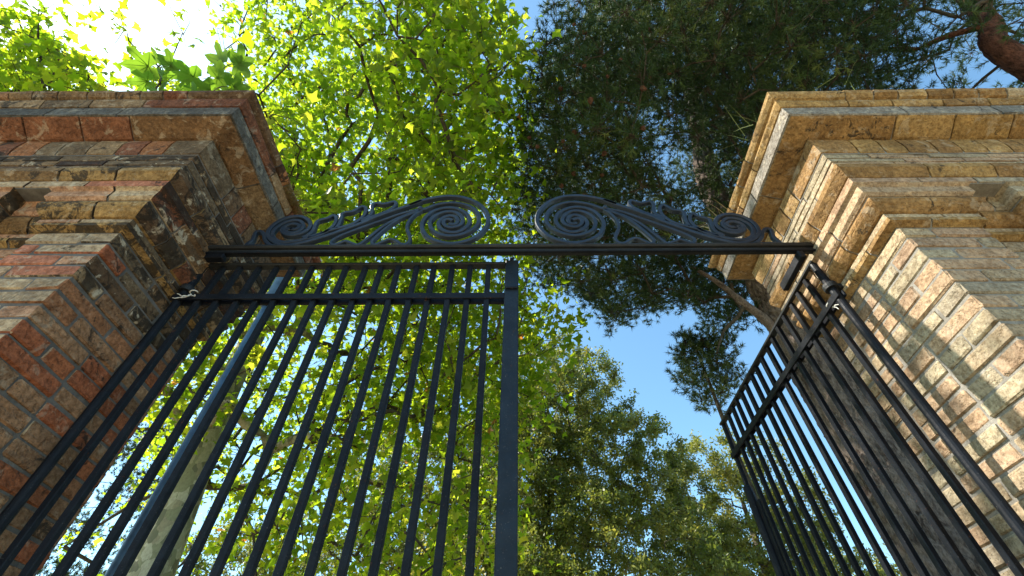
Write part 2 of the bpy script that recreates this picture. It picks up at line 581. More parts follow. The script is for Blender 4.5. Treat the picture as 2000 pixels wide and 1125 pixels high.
    run(PJ, soften([(0.084, Z['f2']+0.002), (0.068, Z['s3']+0.002), (0.068, Z['f3']+0.004), (0.058, Z['s4']+0.002)], 0.003), 0.285, m_front, "brick", seedshift=3)
    # rounded ovolo course
    zt, zb = Z['s4']-0.004, Z['cavB']+0.003
    h = zt-zb
    run(PJ, [(0.040, zt), (0.058, zt-0.008), (0.064, zt-0.28*h), (0.058, zt-0.52*h), (0.044, zt-0.76*h), (0.028, zb+0.004), (0.018, zb)], 0.15 if sg < 0 else 0.27, m_gold, "moulding_brick", seedshift=4, jit=0.002)
    run(PJ, soften([(0.022, Z['cavB']-0.003), (0.022, Z['f5']+0.032)], 0.003), 0.285, m_front, "brick", seedshift=5)
    run(PJ, soften([(0.026, Z['f5']+0.028), (0.027, Z['f5']+0.004), (0.002, Z['s5']+0.001)], 0.003), 0.285, m_gold, "moulding_brick", seedshift=6)
    # header course below the corona
    zt, zb = Z['soffI']-0.004, Z['hdrB']+0.004
    h = zt-zb
    run(PS, [(0.095, zt), (0.104, zt-0.006), (0.106, zt-0.35*h), (0.102, zt-0.7*h), (0.094, zb+0.006), (0.086, zb)], 0.135, m_top, "header_brick", seedshift=7, jit=0.0025, corner=0.07)
    # corona slabs: upright face coloured as skylit grey, sloping soffit as warm ground bounce
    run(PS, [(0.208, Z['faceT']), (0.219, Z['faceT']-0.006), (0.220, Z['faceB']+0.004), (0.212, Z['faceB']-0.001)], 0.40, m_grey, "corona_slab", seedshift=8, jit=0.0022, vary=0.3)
    dz = (Z['faceB']-Z['soffI'])
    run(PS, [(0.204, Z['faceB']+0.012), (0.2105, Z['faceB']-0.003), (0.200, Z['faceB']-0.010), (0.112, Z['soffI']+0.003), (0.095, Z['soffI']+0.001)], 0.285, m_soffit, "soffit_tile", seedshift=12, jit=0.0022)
    # two weathered top courses
    run(PS, [(0.225, Z['b2']+0.004), (0.236, Z['b2']-0.004), (0.236, Z['b2']-0.022), (0.222, Z['faceT']+0.005), (0.20, Z['faceT']+0.003)], 0.285, m_top, "brick", seedshift=9, jit=0.003)
    h = Z['top']-Z['b1']
    run(PS, [(0.235, Z['top']), (0.258, Z['top']-0.008), (0.267, Z['top']-0.3*h), (0.262, Z['top']-0.6*h), (0.245, Z['b1']+0.006), (0.225, Z['b1'])], 0.15, m_top, "coping_brick", seedshift=10, jit=0.0035, corner=0.07)
    # mortar bed seen in every joint
    g = 0.006
    pu = [(0.05, Z['top']-0.012), (0.255-g, Z['top']-0.014), (0.255-g, Z['top']-0.7*h), (0.228-g, Z['b1']), (0.212-g, Z['faceT']), (0.214-g, Z['faceT']-0.002), (0.214-g, Z['faceB']+0.008), (0.108-g, Z['soffI']+0.008), (0.100-g, Z['soffI']), (0.096-g, Z['hdrB']), (0.090-g, Z['hdrB']), (0.090-g, Z['frB']+0.045), (0.100-g, Z['frB']+0.03), (0.100-g, Z['frB']+0.012), (0.080-g, Z['s2']), (0.080-g, Z['f2'])]
    v, f = sweep(PS, pu, 0.0, PS[2][-1], W, o_in=-0.08, warp=warp, step=0.3)
    core = MB(); core.add(v, f)
    pl = [(0.066-g, Z['f2']+0.002), (0.066-g, Z['f3']), (0.055-g, Z['s4']), (0.055-g, Z['s4']-0.05), (0.022-g, Z['cavB']+0.01), (0.022-g, Z['f5']+0.004), (0.0-g, Z['s5']), (0.0-g, 0.0)]
    v, f = sweep(PJ, pl, 0.0, PJ[2][-1], W, o_in=-0.075, step=0.3)
    core.add(v, f)
    def solid(a0, a1, y0, y1, z0, z1):
        v = [W(a, y, z) for a in (a0, a1) for y in (y0, y1) for z in (z0, z1)]
        core.add(v, [[0,1,3,2],[4,6,7,5],[0,4,5,1],[2,3,7,6],[0,2,6,4],[1,5,7,3]])
    solid(0.085, AEND-0.01, YF+0.17, YB-0.085, 0.0, Z['top']-0.10)
    solid(-0.22, AEND+0.001, YF-0.22, YB+0.22, Z['top']-0.05, Z['top']-0.016) if not warp_on else solid(-0.22, AEND+0.001, YF-0.22, YB+0.22, Z['top']-0.06, Z['top']-0.02)
    core.build("mortar", m_mortar, root, kind="stuff")
    hidden.build("brickwork", m_side, root, kind="stuff")
    return root, W

ZL = dict(top=4.189, b1=4.127, b2=4.118, faceT=4.043, faceB=3.938, soffI=3.874, hdrB=3.719, frB=3.514, s2=3.471, f2=3.412, s3=3.393, f3=3.345, s4=3.330, cavB=3.230, f5=3.168, s5=3.154)
ZR = dict(top=4.109, b1=4.045, b2=4.036, faceT=3.982, faceB=3.886, soffI=3.836, hdrB=3.690, frB=3.513, s2=3.462, f2=3.410, s3=3.392, f3=3.345, s4=3.330, cavB=3.238, f5=3.176, s5=3.162)
pier_l, WL = build_pier(-1, 1.725, ZL, 3.150, 0.0742, (M_RED, M_PEACH, M_SOOT_SHADE, M_BROWN_TOP, M_MORTAR_L), "red and brown brick pier with sooty, shade-darkened moulded cornice, behind the closed gate leaf", 0, 3, 'L')
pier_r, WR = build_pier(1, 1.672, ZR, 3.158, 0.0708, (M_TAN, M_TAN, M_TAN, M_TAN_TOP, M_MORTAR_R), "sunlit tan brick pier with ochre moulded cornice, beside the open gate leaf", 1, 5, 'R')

# ------------------------------------------------------------------ iron overthrow: beam and two scrolls
YG = 1.545
SCROLL = {
    'stem_a': [[-1.337, 3.773], [-1.314, 3.764], [-1.294, 3.778], [-1.296, 3.804], [-1.328, 3.822], [-1.362, 3.816], [-1.384, 3.787], [-1.381, 3.753], [-1.353, 3.72], [-1.313, 3.706], [-1.274, 3.714], [-1.244, 3.738], [-1.227, 3.783], [-1.241, 3.835], [-1.28, 3.88], [-1.325, 3.905], [-1.377, 3.902], [-1.423, 3.873], [-1.452, 3.829], [-1.463, 3.774], [-1.456, 3.724], [-1.429, 3.68], [-1.389, 3.642], [-1.341, 3.613], [-1.286, 3.607], [-1.217, 3.63], [-1.15, 3.664], [-1.071, 3.715], [-1.033, 3.745], [-0.92, 3.831], [-0.864, 3.886], [-0.773, 3.956], [-0.678, 4.022], [-0.597, 4.083], [-0.666, 4.031], [-0.604, 4.081], [-0.537, 4.114], [-0.468, 4.136], [-0.396, 4.139], [-0.323, 4.119], [-0.248, 4.07], [-0.192, 3.997], [-0.16, 3.908], [-0.157, 3.817], [-0.183, 3.737], [-0.23, 3.67], [-0.297, 3.628], [-0.365, 3.615], [-0.436, 3.635], [-0.503, 3.684], [-0.541, 3.751], [-0.555, 3.821], [-0.542, 3.893], [-0.506, 3.955], [-0.451, 3.99], [-0.389, 3.996], [-0.328, 3.966], [-0.283, 3.909], [-0.267, 3.836], [-0.289, 3.772], [-0.331, 3.729], [-0.382, 3.727], [-0.428, 3.756], [-0.454, 3.808], [-0.449, 3.856], [-0.423, 3.892], [-0.387, 3.904], [-0.351, 3.882], [-0.341, 3.837], [-0.361, 3.807], [-0.395, 3.813]],
    'stem_b': [[-1.329, 3.778], [-1.344, 3.764], [-1.363, 3.773], [-1.35, 3.739], [-1.317, 3.728], [-1.284, 3.741], [-1.267, 3.775], [-1.277, 3.818], [-1.31, 3.854], [-1.352, 3.861], [-1.394, 3.84], [-1.421, 3.799], [-1.432, 3.751], [-1.417, 3.701], [-1.381, 3.658], [-1.334, 3.636], [-1.282, 3.639], [-1.227, 3.659], [-1.163, 3.705], [-1.11, 3.737], [-1.116, 3.743], [-1.057, 3.772], [-0.984, 3.813], [-0.944, 3.875], [-0.93, 3.932], [-0.938, 3.994], [-0.966, 4.018], [-0.989, 3.995], [-1.015, 3.959], [-1.055, 3.949], [-1.073, 3.927], [-1.063, 3.876], [-1.059, 3.82], [-1.064, 3.772]],
    'leaf_far': [[-1.363, 3.598], [-1.403, 3.614], [-1.446, 3.659], [-1.47, 3.707], [-1.504, 3.746], [-1.53, 3.741], [-1.529, 3.708], [-1.519, 3.659], [-1.531, 3.609], [-1.484, 3.601], [-1.437, 3.598], [-1.362, 3.595]],
    'leaf_low': [[-1.233, 3.678], [-1.204, 3.713], [-1.195, 3.755], [-1.201, 3.806], [-1.202, 3.847], [-1.182, 3.867], [-1.148, 3.885], [-1.124, 3.915], [-1.098, 3.891], [-1.087, 3.834], [-1.096, 3.776], [-1.122, 3.726], [-1.159, 3.691], [-1.2, 3.672]],
    'leaf_top': [[-0.934, 3.862], [-0.901, 3.899], [-0.889, 3.938], [-0.893, 3.977], [-0.906, 4.024], [-0.892, 4.058], [-0.835, 4.047], [-0.798, 4.064], [-0.771, 4.074], [-0.756, 4.043], [-0.765, 4.006], [-0.792, 3.963], [-0.837, 3.924], [-0.882, 3.893], [-0.93, 3.846]],
    'tendril_a': [[-0.592, 3.981], [-0.698, 3.933], [-0.79, 3.867], [-0.879, 3.803], [-0.964, 3.739], [-1.031, 3.679], [-1.054, 3.635], [-1.036, 3.607], [-1.007, 3.618], [-0.971, 3.642], [-0.929, 3.62], [-0.89, 3.606], [-0.866, 3.639], [-0.837, 3.694], [-0.777, 3.805], [-0.691, 3.897], [-0.587, 3.971]],
    'tendril_b': [[-0.587, 3.968], [-0.689, 3.885], [-0.756, 3.787], [-0.802, 3.688], [-0.817, 3.633], [-0.797, 3.605], [-0.763, 3.627], [-0.726, 3.657], [-0.686, 3.648], [-0.646, 3.612], [-0.617, 3.612], [-0.601, 3.648], [-0.613, 3.704], [-0.638, 3.768], [-0.64, 3.841], [-0.617, 3.916], [-0.58, 3.968]],
    'volute': [[-0.588, 3.975], [-0.555, 3.988], [-0.508, 4.026], [-0.441, 4.052], [-0.371, 4.055], [-0.298, 4.027], [-0.242, 3.972], [-0.214, 3.89], [-0.216, 3.812], [-0.251, 3.749], [-0.306, 3.704], [-0.369, 3.688], [-0.432, 3.705], [-0.482, 3.751], [-0.508, 3.82], [-0.502, 3.874], [-0.471, 3.923], [-0.419, 3.951], [-0.367, 3.944], [-0.326, 3.903], [-0.31, 3.848], [-0.324, 3.801], [-0.362, 3.778], [-0.398, 3.784], [-0.425, 3.82], [-0.423, 3.855], [-0.397, 3.867], [-0.372, 3.849]],
    'clasp': [[-0.59, 3.988]],
}

over = empty("gate_overthrow", (-0.005, YG, 3.50), "black iron beam topped by two mirrored scrolls, spanning between the brick piers", "gate overthrow")
def extrude_x(prof, x0, x1, name, mat, parent, wob=0.0):
    V = []; F = []; m = len(prof); N = 40
    rr = random.Random(5)
    for i in range(N+1):
        x = x0+(x1-x0)*i/N
        for (y, z) in prof:
            V.append((x, YG+y+rr.uniform(-wob, wob), z+rr.uniform(-wob, wob)))
    for i in range(N):
        for k in range(m):
            a = i*m+k; b_ = i*m+(k+1) % m
            F.append([a, b_, b_+m, a+m])
    F.append(list(range(m))[::-1]); F.append([N*m+k for k in range(m)])
    return mesh_obj(name, V, F, mat, parent)
# rolled section: rounded nosing, shadowed hollow and a lower web
extrude_x([(-0.010, 3.580), (-0.022, 3.577), (-0.029, 3.568), (-0.029, 3.559), (-0.022, 3.550), (-0.010, 3.549), (0.024, 3.549), (0.024, 3.580)], -1.80, 1.735, "top_flange", M_IRON_OLD, over, 0.0007)
extrude_x([(-0.008, 3.5485), (-0.011, 3.5445), (-0.008, 3.528), (0.022, 3.524), (0.022, 3.5485)], -1.80, 1.735, "web", M_IRON_OLD, over, 0.0007)
extrude_x([(-0.014, 3.5275), (-0.020, 3.521), (-0.017, 3.513), (-0.006, 3.511), (-0.006, 3.5275)], -1.80, 1.735, "lower_lip", M_IRON, over, 0.0005)
b = MB(); b.box(1.560, 1.592, YG-0.02, YG+0.235, 3.452, 3.508, 0.004)
b.build("stop_bar", M_IRON, over)
b = MB(); b.box(-1.70, -1.60, YG-0.02, YG+0.02, 3.470, 3.508, 0.004)
b.build("stop_bar", M_IRON, over)

def strip(pts, mirror, name, wy=0.0235, h=0.0105, taper=None):
    rj = random.Random(17+len(pts)) if mirror else random.Random(3)
    am = 0.0022 if mirror else 0.0
    C = catmull([(p[0]+rj.uniform(-am, am), p[1]+rj.uniform(-am, am)) for p in pts], 0.014)
    n = len(C)
    V = []; F = []
    c = 0.0032
    for i, p in enumerate(C):
        t = C[min(i+1, n-1)] - C[max(i-1, 0)]
        L = np.linalg.norm(t); t = t/L if L > 1e-9 else np.array([1.0, 0])
        nn = np.array([-t[1], t[0]])
        hh = h * (taper(i/(n-1)) if taper else 1.0)
        for (s, y) in ((-hh, c), (-hh+c, 0), (hh-c, 0), (hh, c), (hh, wy-c), (hh-c, wy), (-hh+c, wy), (-hh, wy-c)):
            q = p + nn*s
            x = q[0]
            if mirror: x = -0.010 - x
            V.append((x, YG-0.004+y, q[1]))
    m = 8
    for i in range(n-1):
        for k in range(m):
            a = i*m+k; b_ = i*m+(k+1) % m
            F.append([a, b_, b_+m, a+m])
    F.append(list(range(m))[::-1]); F.append([(n-1)*m+k for k in range(m)])
    return V, F
def scroll(mirror):
    root_loc = Vector((-0.010+0.95 if mirror else -0.95, YG, 3.585))
    parts = []
    for key, nm, hh in (("stem_a", "scroll_stem", 0.0128), ("stem_b", "scroll_stem", 0.0118), ("volute", "volute", 0.0125),
                        ("leaf_far", "leaf_loop", 0.0112), ("leaf_low", "leaf_loop", 0.0118), ("leaf_top", "leaf_loop", 0.0118),
                        ("tendril_a", "tendril", 0.0100), ("tendril_b", "tendril", 0.0100)):
        v, f = strip(SCROLL[key], mirror, nm, h=hh, wy=0.031-0.0006*len(parts))
        parts.append(mesh_obj(nm, v, f, M_SCROLL, over))
    cx, cz = SCROLL["clasp"][0]
    if mirror: cx = -0.010-cx
    b = MB()
    d = -1 if mirror else 1
    # bulged collar round the gathered strips
    ring = []
    for k, (s, r) in enumerate([(-0.016, 0.013), (-0.012, 0.019), (0.0, 0.023), (0.010, 0.019), (0.016, 0.014)]):
        ring.append(((cx+s*0.92*1.0, YG+0.008, cz+s*0.42*d), r))
    b.tube([p for p, r in ring], [r for p, r in ring], 14)
    b.build("clasp", M_SCROLL, over, smooth=True)
scroll(False); scroll(True)
# the overthrow is slightly shallower than drawn and hangs just in front of the leaves, under the lip of the cornice
over.scale = (0.957, 0.957, 0.957)
over.location = (-0.005, 1.4786, 3.414)

# ------------------------------------------------------------------ gate leaves
def bar_box(b, x0, x1, y0, y1, z0, z1, ch=0.003): b.box(x0, x1, y0, y1, z0, z1, ch)
_bar_mesh = None
def gate_leaf(name, hinge, label, closed):
    """built hanging from the local origin towards +x; turned into place afterwards"""
    root = empty(name, (hinge, YG, 0.0), label, "iron gate", "gate leaves of the gateway")
    L = 1.575
    parts = []
    def part(mb, nm, mat=M_IRON, smooth=False):
        o = mb.build(nm, mat, None, smooth=smooth); o.parent = root; parts.append(o); return o
    # round hinge stile, tapered pintle on top
    b = MB(); b.tube([(0,0,0.04),(0,0,3.17),(0,0,3.41)], [0.0195,0.0195,0.018], 14); part(b, "hinge_stile", smooth=False)
    # top rail and double cross rail
    RL = 1.6235 if closed else L+0.012
    b = MB(); b.box(-0.02, RL, -0.020, 0.020, 3.402, 3.420, 0.003); part(b, "top_rail", M_IRON_OLD)
    b = MB(); b.box(-0.03, RL, -0.022, -0.0125, 3.133, 3.172, 0.002); part(b, "cross_rail")
    b = MB(); b.box(-0.03, RL, 0.0125, 0.024, 3.131, 3.170, 0.002); part(b, "cross_rail")
    for z in (1.05, 0.16):
        b = MB(); b.box(-0.03, RL, -0.022, 0.024, z, z+0.04, 0.003); part(b, "bottom_rail")
    # upright bars
    first = None
    for k in range(16):
        x = 0.105 + 0.0950*k
        if not closed and k == 15: x = L
        if first is None:
            b = MB(); b.box(-0.0130, 0.0130, -0.0125, 0.0125, 0.10, 3.4015, 0.0025)
            first = b.build("bar", M_IRON, None, origin=(0,0,0)); first.parent = root; first.location = (x, 0, 0); parts.append(first)
        else:
            o = first.copy(); COL.objects.link(o); o.location = (x, 0, 0); o.rotation_euler = (random.uniform(-.0015,.0015), random.uniform(-.002,.002), random.uniform(-.05,.05)); parts.append(o)
    if closed:
        # flat meeting stile, leaning a touch, with rounded head and a small ledge
        V = []; F = []
        prof = [(-0.035,-0.022),(-0.031,-0.026),(0.031,-0.026),(0.035,-0.022),(0.035,0.020),(-0.035,0.020)]
        Zs = [0.08, 1.0, 2.0, 3.0, 3.40, 3.43, 3.442]
        cx0 = hinge*-1 - 0.009
        for z in Zs:
            lean = -0.0125*(3.44-z)
            yy = 0.0 if z < 3.40 else (0.006 if z < 3.435 else 0.016)
            for (x, y) in prof:
                V.append((cx0+x+lean, (y if y > 0 else y+yy), z))
        m = 6
        for i in range(len(Zs)-1):
            for k in range(m):
                a = i*m+k; b_ = i*m+(k+1) % m
                F.append([a,b_,b_+m,a+m])
        F.append(list(range(m))[::-1]); F.append([(len(Zs)-1)*m+k for k in range(m)])
        o = mesh_obj("meeting_stile", V, F, M_POST, None); o.parent = root; parts.append(o)
        b = MB(); b.box(cx0-0.034, cx0+0.030, -0.036, -0.0265, 3.190, 3.202, 0.002); part(b, "stile_ledge")
        b = MB(); b.box(cx0-0.014, cx0+0.010, -0.010, 0.010, 3.4425, 3.470, 0.002); part(b, "top_pin")
    else:
        b = MB(); b.tube([(L-0.030,0.012,0.3),(L-0.030,0.012,2.86),(L-0.026,0.012,2.905),(L-0.018,0.012,2.925)], [0.030,0.030,0.026,0.012], 12)
        part(b, "drop_bolt_sleeve")
        b = MB(); b.box(L-0.10, L-0.058, -0.008, 0.010, 0.3, 2.80, 0.003); part(b, "slam_bar")
    return root, parts

HL, HR = -1.668, 1.606
leaf_l, pl_ = gate_leaf("iron_gate_leaf", HL, "closed black iron gate leaf of upright bars with wide flat meeting stile", True)
leaf_r, pr_ = gate_leaf("iron_gate_leaf", HR, "open black iron gate leaf swung back beside the tan brick pier and pine trunk", False)
leaf_r.rotation_euler = (0, 0, R(90.3))

# hinge straps built into the piers
def strap(parent, cx, sgx, z):
    b = MB()
    ringp = []
    n = 20
    V = []; F = []
    for i in range(n):
        a = 2*math.pi*i/n
        for (r, zz) in ((0.0205, z-0.016), (0.033, z-0.016), (0.035, z), (0.033, z+0.016), (0.0205, z+0.016)):
            V.append((cx+r*math.cos(a), YG+r*math.sin(a), zz))
    for i in range(n):
        for k in range(5):
            a = i*5+k; b2 = i*5+(k+1) % 5; c = ((i+1) % n)*5
            F.append([a, b2, c+(k+1) % 5, c+k])
    b.add(V, F)
    x0, x1 = sorted((cx+sgx*0.030, cx+sgx*0.115))
    b.box(x0, x1, YG-0.016, YG+0.016, z-0.015, z+0.015, 0.003)
    o = b.build("hinge_strap", M_IRON_OLD, parent)
for (pr, cx, s) in ((pier_l, HL, -1), (pier_r, HR, 1)):
    strap(pr, cx, s, 3.222); strap(pr, cx, s, 0.9)

# knotted rag strings left on the gates
M_RAG = Mat("frayed_string"); M_RAG.bsdf((0.62, 0.60, 0.55), 0.9, spec=0.1); M_RAG = M_RAG.m
def rag(name, base, d, label, seed):
    rr = random.Random(seed)
    b = MB()
    bx, by, bz = base
    for k in range(3):
        pts = []
        p = Vector(base)
        v = Vector(d) + Vector((rr.uniform(-.2,.2), rr.uniform(-.2,.2), rr.uniform(-.2,.2)))
        for i in range(9):
            pts.append(p.copy()); p = p + v*0.009 + Vector((rr.uniform(-.004,.004), rr.uniform(-.004,.004), rr.uniform(-.004,.004)))
        b.tube(pts, [0.003, 0.002, 0.003, 0.002, 0.0028, 0.002, 0.0026, 0.002, 0.001], 6)
    pts = []
    for i in range(15):
        a = 2*math.pi*i/12
        pts.append((bx+0.015*math.cos(a), by+0.014*math.sin(a), bz+0.004*i*0.5+rr.uniform(-.002,.002)))
    b.tube(pts, 0.003, 6)
    o = b.build(name, M_RAG, None, smooth=True)
    tag(o, label, "string")
rag("string_knot", (HL+0.080, YG-0.034, 3.150), (-0.45, -0.6, -0.75), "frayed white string knotted on the closed gate leaf beside the sooty brick pier", 3)
rag("string_knot", (HR-0.012, YG+0.060, 3.145), (0.05, -0.75, -0.65), "frayed white string knotted on the open gate leaf beside the tan brick pier", 4)

# blue-grey post with a wider sleeve, standing behind the closed leaf
px, py = -0.786*3.2, 3.2
post = empty("metal_post", (px, py, 0), "blue-grey round metal post with wider sleeve behind the closed gate leaf", "post")
b = MB(); b.tube([(px,py,0.0),(px,py,4.86)], 0.030, 16); b.build("pole", M_STEEL, post, smooth=True)
b = MB(); b.tube([(px,py,4.80),(px,py,4.805),(px,py,5.10),(px,py,5.32),(px,py,5.325)], [0.031,0.050,0.056,0.062,0.03], 18); b.build("sleeve", M_STEEL, post)
b = MB(); b.tube([(px,py,0.0),(px,py,0.06),(px,py,0.065)], [0.07,0.07,0.03], 16); b.build("base_flange", M_STEEL, post)

# ------------------------------------------------------------------ trees
def unit(v): return v/np.maximum(np.linalg.norm(v, axis=-1, keepdims=True), 1e-9)

def skeleton(trunk, start, clumps, rng, droop=0.0, wiggle=0.25):
    """trunk: (n,4) x y z r.  Returns chains [(pts, radii)] joining every clump to the wood."""
    nodes = [tuple(p[:3]) for p in trunk[start:]]
    parent = [-1]*len(nodes); chain_of = []
    tr = [p[3] for p in trunk[start:]]
    order = np.argsort([np.min(np.linalg.norm(np.array(nodes)-c, axis=1)) for c in clumps])
    N = np.array(nodes)
    depthlen = [0.0]*len(nodes)
    load = [0.0]*len(nodes)
    par = [-1]*len(nodes)
    chains = []
    ntr = len(nodes)
    for ci in order:
        c = clumps[ci]
        d = np.linalg.norm(N-c, axis=1)
        up = np.clip((N[:, 2]-c[2]), -1, 10)*0.35
        cost = d + 0.12*np.array(depthlen) + up*0.4
        j = int(np.argmin(cost))
        a = N[j]; L = d[j]
        nseg = max(2, int(L/0.45))
        w = rng.normal(0, 1, 3)*wiggle*L*0.22
        pts = [a]
        last = j; ids = []
        for k in range(1, nseg+1):
            t = k/nseg
            p = a + (c-a)*t + w*math.sin(math.pi*t) + np.array([0, 0, (0.16*L)*math.sin(math.pi*t)*(1-droop)]) + rng.normal(0, 0.025, 3)
            pts.append(p)
            nodes.append(tuple(p)); depthlen.append(depthlen[last]+L/nseg); load.append(0.0); par.append(last)
            last = len(nodes)-1; ids.append(last)
        N = np.array(nodes)
        q = last
        while q != -1:
            load[q] += 1.0; q = par[q]
        chains.append((j, ids))
    return N, np.array(load), chains, ntr

def chains_to_wood(N, load, chains, r_tip, power, rmax, thick):
    big = []; V = []; F = []
    for j, ids in chains:
        r = np.minimum(r_tip*np.power(load[ids], power), rmax)
        pts = [N[j]]+[N[i] for i in ids]
        rad = [r[0]*1.0]+list(r)
        rad[-1] *= 0.5
        if rad[0] > thick: big.append((pts, rad))
        else:
            v, f = tube_geo(pts, rad, 5, False)
            b0 = len(V); V += [tuple(p) for p in v]; F += [[i+b0 for i in q] for q in f]
    return big, V, F

def rand_frames(n, rng, up_bias, base=None):
    """random rotation matrices whose third column (normal) leans towards up_bias"""
    nrm = unit(rng.normal(0, 1, (n, 3)) + np.asarray(up_bias))
    t = rng.normal(0, 1, (n, 3)) + (0 if base is None else base)
    t = unit(t - nrm*np.sum(t*nrm, axis=1, keepdims=True))
    s = np.cross(t, nrm)
    return np.stack([s, t, nrm], axis=2)       # columns: side, tip, normal

def scatter(base_v, base_f, pos, frames, scale):
    n = len(pos); k = len(base_v)
    V = np.einsum('nij,kj->nki', frames, base_v)*scale[:, None, None] + pos[:, None, :]
    F = (base_f[None, :, :] + (np.arange(n)*k)[:, None, None]).reshape(-1, base_f.shape[1])
    return V.reshape(-1, 3), F

def fan_leaf(angles_r, curl=0.15, centre=(0, 0.12)):
    pts = [(centre[0], centre[1], 0.0)]
    for a, r in angles_r:
        x = r*math.cos(R(a)); y = r*math.sin(R(a))
        pts.append((x, y+centre[1], -curl*abs(x)**1.3 - 0.10*max(0, y)**2))
    V = np.array(pts); n = len(angles_r)
    F = np.array([[0, 1+i, 1+(i+1) % n] for i in range(n)])
    V[:, :2] /= 1.9
    return V, F
PLANE_V, PLANE_F = fan_leaf([(270,.16),(305,.60),(322,.42),(345,.62),(8,.98),(28,.60),(50,.62),(68,.66),(78,.84),(90,1.12),(102,.84),(112,.66),(130,.62),(152,.60),(172,.98),(195,.62),(218,.42),(235,.60)])
OAK_V = np.array([(0,-.5,0),(.24,0,-.03),(0,.5,-.05),(-.24,0,-.03)]); OAK_F = np.array([[0,1,2],[0,2,3]])

M_PLANE_LEAF = leaf_material("plane_leaf", [(0.0,(0.040,0.068,0.010)),(0.5,(0.060,0.090,0.012)),(0.93,(0.09,0.11,0.016)),(1.0,(0.12,0.05,0.02))],
                             [(0.0,(0.24,0.40,0.010)),(0.5,(0.42,0.57,0.014)),(0.93,(0.78,0.80,0.05)),(1.0,(0.50,0.22,0.04))], 0.66)
M_OAK_LEAF = leaf_material("oak_leaf", [(0.0,(0.060,0.085,0.022)),(0.6,(0.135,0.170,0.042)),(1.0,(0.26,0.25,0.06))],
                           [(0.0,(0.16,0.24,0.02)),(1.0,(0.52,0.48,0.07))], 0.38, 0.45, 0.35)
M_PINE_LEAF = leaf_material("pine_needle", [(0.0,(0.014,0.036,0.011)),(0.6,(0.034,0.072,0.018)),(1.0,(0.17,0.21,0.055))],
                            [(0.0,(0.07,0.13,0.03)),(1.0,(0.20,0.25,0.06))], 0.22, 0.55)
M_FIG_LEAF = leaf_material("fig_leaf", [(0.0,(0.06,0.12,0.02)),(1.0,(0.08,0.15,0.025))],
                           [(0.0,(0.18,0.36,0.02)),(1.0,(0.34,0.52,0.03))], 0.6, 0.5)

def bark_plane():
    M = Mat("plane_bark"); P = M.pos((1, 1, 0.6))
    ds = M.n("ShaderNodeVectorMath"); ds.operation = 'ADD'
    nz = M.n("ShaderNodeTexNoise"); nz.inputs["Scale"].default_value = 9; M.l(P, nz.inputs["Vector"])
    sc = M.n("ShaderNodeVectorMath"); sc.operation = 'SCALE'; sc.inputs["Scale"].default_value = 0.14
    M.l(nz.outputs["Color"], sc.inputs[0]); M.l(P, ds.inputs[0]); M.l(sc.outputs[0], ds.inputs[1])
    v = M.n("ShaderNodeTexVoronoi"); v.inputs["Scale"].default_value = 11; M.l(ds.outputs[0], v.inputs["Vector"])
    g = M.n("ShaderNodeSeparateColor"); M.l(v.outputs["Color"], g.inputs[0])
    c = M.ramp(g.outputs[0], [(0.0,(0.34,0.32,0.22)),(0.35,(0.24,0.24,0.15)),(0.55,(0.42,0.40,0.30)),(0.75,(0.15,0.15,0.10)),(0.88,(0.28,0.25,0.17))], 'CONSTANT')
    n2 = M.noise(P, 40, 5, 0.6)
    c = M.mix(M.ramp(n2, [(0.4, 0.0), (0.7, 0.4)]), c, (0.12, 0.11, 0.08))
    M.bsdf(c, 0.85, M.bump(g.outputs[0], 0.5, 0.01, M.bump(n2, 0.5, 0.005)), spec=0.2)
    return M.m
def bark_dark(name, a, b_, sc=1.0):
    M = Mat(name); P = M.pos((1, 1, 0.35))
    n1 = M.noise(P, 26*sc, 6, 0.65, 0.5); n2 = M.noise(P, 90*sc, 4, 0.6); n3 = M.noise(M.pos(), 2.5, 4)
    c = M.mix(M.ramp(n1, [(0.40, 0.0), (0.60, 1.0)]), a, b_)
    c = M.mix(M.ramp(n3, [(0.4, 0.0), (0.6, 0.5)]), c, tuple(x*1.35 for x in b_))
    c = M.mix(M.ramp(n2, [(0.45, 0.0), (0.7, 0.55)]), c, tuple(x*0.4 for x in a))
    M.bsdf(c, 0.95, M.bump(n1, 0.9, 0.02, M.bump(n2, 0.7, 0.006)), spec=0.12)
    return M.m
M_BARK_PLANE = bark_plane()
M_BARK_TWIG = bark_dark("twig_bark", (0.035, 0.028, 0.020), (0.09, 0.075, 0.055))
M_BARK_PINE = bark_dark("pine_bark", (0.050, 0.036, 0.030), (0.19, 0.15, 0.125), 0.9)
M_BARK_PINE_RED = bark_dark("red_pine_bark", (0.03, 0.016, 0.011), (0.15, 0.065, 0.042))
M_BARK_OAK = bark_dark("oak_bark", (0.035, 0.028, 0.022), (0.13, 0.11, 0.085))

def resample_trunk(pts, step=0.25):
    P = catmull([np.array(p, float) for p in pts], step)
    return np.array(P)

